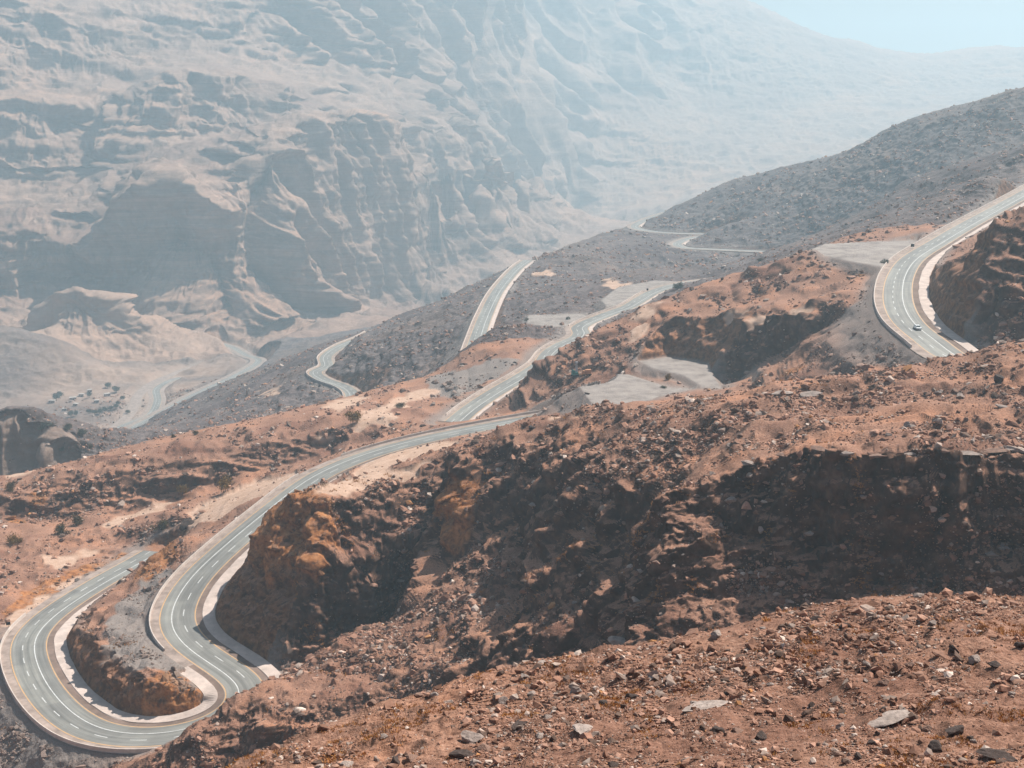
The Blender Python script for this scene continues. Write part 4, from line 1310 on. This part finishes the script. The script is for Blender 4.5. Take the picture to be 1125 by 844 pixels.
for u, v, w, h in ((62, 441, 11, 8), (66, 438, 8, 7), (78, 459, 9, 7), (84, 458, 8, 6), (98, 455, 8, 5), (104, 456, 9, 5), (110, 455, 9, 6), (116, 453, 9, 6), (122, 452, 8, 5), (128, 450, 7, 5), (130, 446, 7, 5),
                   (74, 474, 13, 8), (52, 471, 16, 6), (90, 480, 13, 8), (71, 486, 12, 8), (68, 497, 8, 6), (128, 432, 12, 7), (118, 427, 10, 6), (46, 474, 10, 5), (135, 440, 7, 5), (98, 437, 7, 6), (140, 455, 8, 4)):
    plant('tree', 'tree', 'teal', u, v, w, h, "dark hazy tree among the houses on the valley floor", "trees in the valley village")

# dry grass
def tufts(n):
    wgt = ((D_ > 41) & (D_ < 110) & (np.abs(thA) < math.radians(30.3))) * np.clip(noise2(X / 3.0, Y / 3.0, 61) * 1.2 + noise2(X / 0.9, Y / 0.9, 62) - 0.55, 0, 1.5)
    w2 = ((D_ > 125) & (D_ < 420) & (np.abs(thA) < math.radians(30.3)) & (BED > 4)) * np.clip(noise2(X / 9.0, Y / 9.0, 63) * 1.2 + noise2(X / 3, Y / 3, 64) - 0.8, 0, 1.5)
    a = rng.choice(len(wgt), n, p=wgt / wgt.sum()); b = rng.choice(len(w2), n // 2, p=w2 / w2.sum())
    pk = np.r_[a, b]; N_, B_ = len(pk), 12
    base = np.repeat(np.stack([X2[pk], Y2[pk], Z2[pk] - 0.01], 1), B_, 0)
    sz = np.repeat(rng.uniform(1.0, 3.2, N_) * np.maximum(D_[pk], 45) / F * np.where(D_[pk] > 120, 0.7, 1.0), B_)[:, None]
    m = len(base)
    base[:, :2] += rng.standard_normal((m, 2)) * sz * 0.8
    an = rng.uniform(0, 6.28, m)
    side = np.stack([np.cos(an), np.sin(an), np.zeros(m)], 1) * sz * 0.22
    tip = np.stack([rng.normal(0, 0.6, m), rng.normal(0, 0.6, m), rng.uniform(0.7, 1.5, m)], 1) * sz
    V = np.stack([base - side, base + side, base + tip], 1).reshape(-1, 3)
    return link("dry_grass", mesh_np("dry_grass", V, np.arange(3 * m).reshape(m, 3), [M_TUFT]), kind="stuff", label="orange dry grass tufts on the rocky slopes")
tufts(6500)

# ------------------------------------------------------------------ built things
def boxes(name, parts, mat):
    """one mesh from tapered boxes (cx, cy, z0, sx, sy, h, top scale x, top scale y)"""
    V, Fc = [], []
    for cx, cy, z0, sx, sy, h, tx, ty in parts:
        b = len(V)
        for zz_, kx, ky in ((z0, 1, 1), (z0 + h, tx, ty)):
            for ax, ay in ((-1, -1), (1, -1), (1, 1), (-1, 1)):
                V.append((cx + ax * sx / 2 * kx, cy + ay * sy / 2 * ky, zz_))
        Fc += [(b, b + 3, b + 2, b + 1), (b + 4, b + 5, b + 6, b + 7)] + [(b + i, b + (i + 1) % 4, b + 4 + (i + 1) % 4, b + 4 + i) for i in range(4)]
    return mesh_np(name, np.array(V, float), np.array(Fc), [mat])

def wheel_mesh(name, r, w, mat, n=18):
    V, Fc = [], []
    prof = [(-w / 2, r * 0.2), (-w / 2, r * 0.88), (-w * 0.36, r), (w * 0.36, r), (w / 2, r * 0.88), (w / 2, r * 0.2)]
    for i in range(n):
        a = 2 * math.pi * i / n
        for y, q in prof:
            V.append((q * math.cos(a), y, q * math.sin(a)))
    k = len(prof)
    for i in range(n):
        for j in range(k):
            Fc.append((i * k + j, i * k + (j + 1) % k, ((i + 1) % n) * k + (j + 1) % k, ((i + 1) % n) * k + j))
    return mesh_np(name, np.array(V), np.array(Fc), [mat])

M_CARWHITE = simple_mat("white_car_paint", (0.75, 0.77, 0.77), rough=0.3, spec=0.5, var=0.04)
M_GLASS = simple_mat("dark_glass", (0.03, 0.05, 0.055), rough=0.08, spec=0.6, var=0.2)
M_RUBBER = simple_mat("tyre_rubber", (0.02, 0.02, 0.02), rough=0.85, var=0.3)
M_STEEL = simple_mat("wheel_steel", (0.35, 0.35, 0.36), rough=0.4, var=0.1, metal=0.6)
M_LAMP = simple_mat("lamp_glass", (0.65, 0.65, 0.6), rough=0.2, var=0.05)
M_RED = simple_mat("tail_lamp", (0.35, 0.03, 0.02), rough=0.3, var=0.1)
M_DARKMETAL = simple_mat("dark_painted_metal", (0.025, 0.024, 0.026), rough=0.6, var=0.3)
M_TEAL = simple_mat("teal_paint", (0.05, 0.20, 0.18), rough=0.5, var=0.3)
M_GREYPAINT = simple_mat("grey_painted_steel", (0.42, 0.43, 0.45), rough=0.5, var=0.2)
M_ORANGEPAINT = simple_mat("faded_orange_paint", (0.50, 0.24, 0.13), rough=0.55, var=0.25)

def prism_y(name, outline, w0, w1, mat, zmid):
    """side outline (x, z) swept across the width; upper points pulled in"""
    V = []
    for s in (-1, 1):
        for x, z in outline:
            V.append((x, s * (w0 if z <= zmid else w1) / 2, z))
    n = len(outline)
    import bmesh
    bm = bmesh.new()
    vs = [bm.verts.new(v) for v in V]
    bm.faces.new(vs[:n]); bm.faces.new(vs[n:][::-1])
    for i in range(n):
        bm.faces.new((vs[i], vs[n + i], vs[n + (i + 1) % n], vs[(i + 1) % n]))
    bmesh.ops.recalc_face_normals(bm, faces=bm.faces)
    bmesh.ops.bevel(bm, geom=[e for e in bm.edges], offset=0.05, segments=2, affect='EDGES')
    me = bpy.data.meshes.new(name); bm.to_mesh(me); bm.free()
    me.materials.append(mat)
    return me

# the car, driving on the right-hand road
q = plan(1008, 360, z=-77.2)
k = int(np.argmin((rr['C'][:, 0] - q[0]) ** 2 + (rr['C'][:, 1] - q[1]) ** 2))
lat_c = float((q[:2] - rr['C'][k, :2]) @ rr['N'][k])
pos = (q[0], q[1], rr['C'][k, 2] + 0.01)
head = math.atan2(-rr['T'][k, 1], -rr['T'][k, 0])
car = empty_thing("car", "white car driving down the right hand road bend", "car", pos, head)
hull = [(-2.25, 0.35), (-2.3, 0.8), (-2.2, 1.0), (-1.75, 1.05), (-1.25, 1.5), (0.35, 1.52), (1.15, 1.02), (2.1, 0.88), (2.3, 0.65), (2.28, 0.35)]
part("body", prism_y("body", hull, 1.85, 1.45, M_CARWHITE, 1.06), car)
part("windscreen", boxes("windscreen", [(0.80, 0, 1.06, 0.72, 1.42, 0.42, 0.25, 0.92)], M_GLASS), car).location = (0.03, 0, 0)
part("rear_window", boxes("rear_window", [(-1.48, 0, 1.08, 0.42, 1.36, 0.38, 0.3, 0.92)], M_GLASS), car).location = (-0.09, 0, 0)
for s in (-1, 1):
    part("side_window", boxes("side_window", [(-0.35, s * 0.795, 1.08, 1.7, 0.06, 0.36, 0.75, 1.0)], M_GLASS), car).location = (0, s * 0.05, 0)
    part("headlight", boxes("headlight", [(2.24, s * 0.68, 0.66, 0.12, 0.36, 0.16, 0.8, 0.9)], M_LAMP), car).location = (0.03, 0, 0)
    part("tail_light", boxes("tail_light", [(-2.24, s * 0.72, 0.74, 0.12, 0.28, 0.2, 0.8, 0.9)], M_RED), car).location = (-0.04, 0, 0)
    for x in (-1.4, 1.45):
        w_ = part("wheel", wheel_mesh("wheel", 0.34, 0.24, M_RUBBER), car)
        w_.location = (x, s * 0.84, 0.34)
        part("rim", wheel_mesh("rim", 0.2, 0.25, M_STEEL), w_)

# signs on the outsides of the bends
def sign(u, v, label, w=1.5, h=1.1, zc=1.0):
    p = hit2(u, v)
    a = math.atan2(p[0], p[1])
    o = empty_thing("road_sign", label, "road sign", p, -a)
    part("panel", boxes("panel", [(0, 0, zc, w, 0.08, h, 0.97, 1)], M_DARKMETAL), o)
    part("post", boxes("post", [(0, 0.09, -0.5, 0.12, 0.1, zc + h * 0.9 + 0.5, 1, 1)], M_GREYPAINT), o)
    return o
sign(10, 691, "dark backed road sign at the end of the wall on the lowest hairpin bend")
sign(1002, 275, "black road sign on the outer edge of the right hand road beside the grey lot", 1.7, 1.5)
sign(711, 321, "tiny dark road sign on the kerb between the middle road and its lay-by", 1.4, 1.5)
sign(194, 608, "small dark road sign on the gravel outside the upper hairpin arm", 1.1, 1.0)

# machine and truck on the pale lot
p = hit2(632, 414)
mc = empty_thing("drill_rig", "teal machine with tall grey upright mast at the far corner of the pale lot", "machine", p, 0.5)
part("body", boxes("body", [(0, 0, 0.7, 3.0, 2.0, 1.3, 0.92, 0.92), (-0.9, 0, 1.98, 1.1, 1.7, 1.1, 0.85, 0.9)], M_TEAL), mc)
part("mast", boxes("mast", [(0.9, 0, 0.9, 1.0, 0.9, 5.6, 0.7, 0.7), (0.9, 0, 6.48, 1.2, 1.0, 0.5, 0.8, 0.8)], M_GREYPAINT), mc)
for s in (-1, 1):
    part("track", boxes("track", [(0, s * 1.0, 0.0, 3.3, 0.5, 0.75, 0.85, 1.0)], M_RUBBER), mc)
p = hit2(645, 413)
tk = empty_thing("truck", "small faded orange truck parked beside the teal machine", "truck", p, 0.15)
part("cargo_box", boxes("cargo_box", [(0.6, 0, 0.95, 2.7, 1.9, 2.0, 0.98, 0.98)], M_ORANGEPAINT), tk)
cb = part("cab", boxes("cab", [(-1.6, 0, 0.75, 1.4, 1.8, 1.0, 0.97, 0.96), (-1.52, 0, 1.75, 1.15, 1.7, 0.75, 0.75, 0.9)], M_ORANGEPAINT), tk)
part("windscreen", boxes("windscreen", [(-2.06, 0, 1.8, 0.12, 1.4, 0.6, 1.0, 0.9)], M_GLASS), cb)
part("chassis", boxes("chassis", [(0, 0, 0.5, 4.4, 1.2, 0.35, 1, 1)], M_DARKMETAL), tk)
for x in (-1.5, 1.2):
    for s in (-1, 1):
        part("wheel", wheel_mesh("wheel", 0.48, 0.3, M_RUBBER), tk).location = (x, s * 0.82, 0.48)

# houses in the valley
M_PLASTER = simple_mat("pale_plaster", (0.42, 0.35, 0.31), var=0.15, scale=0.5)
M_PLASTER2 = simple_mat("brown_plaster", (0.34, 0.24, 0.19), var=0.2, scale=0.5)
M_WHITEROOF = simple_mat("white_roof", (0.50, 0.45, 0.41), var=0.1)
M_SHADE = simple_mat("dark_opening", (0.04, 0.035, 0.035), var=0.2)
for n_, (u, v, L_, W_, H_, rz, m_, lab) in enumerate((
    (57, 443, 11, 7, 4.0, 0.1, 0, "white roofed house standing alone left of the valley trees"),
    (80, 440, 12, 7, 3.6, 0.4, 0, "long pale flat roofed house behind the valley trees"),
    (90, 436, 9, 7, 4.4, 0.2, 0, "pale house beside the long flat roofed one, uphill"),
    (84, 446, 9, 6, 3.4, -0.2, 1, "brown flat roofed house below the long pale one"),
    (99, 432, 8, 6, 4.2, 0.5, 0, "small pale house highest on the pink bank of the village"),
    (106, 443, 9, 6, 3.6, 0.3, 1, "brown house near the pink yard by the valley loop road"),
    (72, 452, 8, 6, 3.4, 0.0, 0, "cream house just above the teal trees in the valley"),
    (118, 436, 10, 7, 3.8, 0.6, 0, "pale house closest to the loop road"))):
    L_, W_, H_ = L_ * 0.75, W_ * 0.75, H_ * 0.85
    p = hit2(u, v)
    o = empty_thing("house", lab, "house", (p[0], p[1], p[2]), rz)
    wm = (M_PLASTER, M_PLASTER2)[m_]
    part("wall", boxes("wall", [(0, 0, -2.0, L_, W_, H_ + 2.0, 1, 1)], wm), o)
    part("roof", boxes("roof", [(0, 0, H_ + 0.003, L_ + 0.5, W_ + 0.5, 0.35, 1, 1)], M_WHITEROOF), o)
    part("door", boxes("door", [(0.5, -W_ / 2 - 0.02, 0, 1.2, 0.1, 2.2, 1, 1)], M_SHADE), o)
    for x in (-L_ * 0.3, L_ * 0.3):
        part("window", boxes("window", [(x, -W_ / 2 - 0.02, 1.1, 1.3, 0.1, 1.2, 1, 1)], M_SHADE), o)
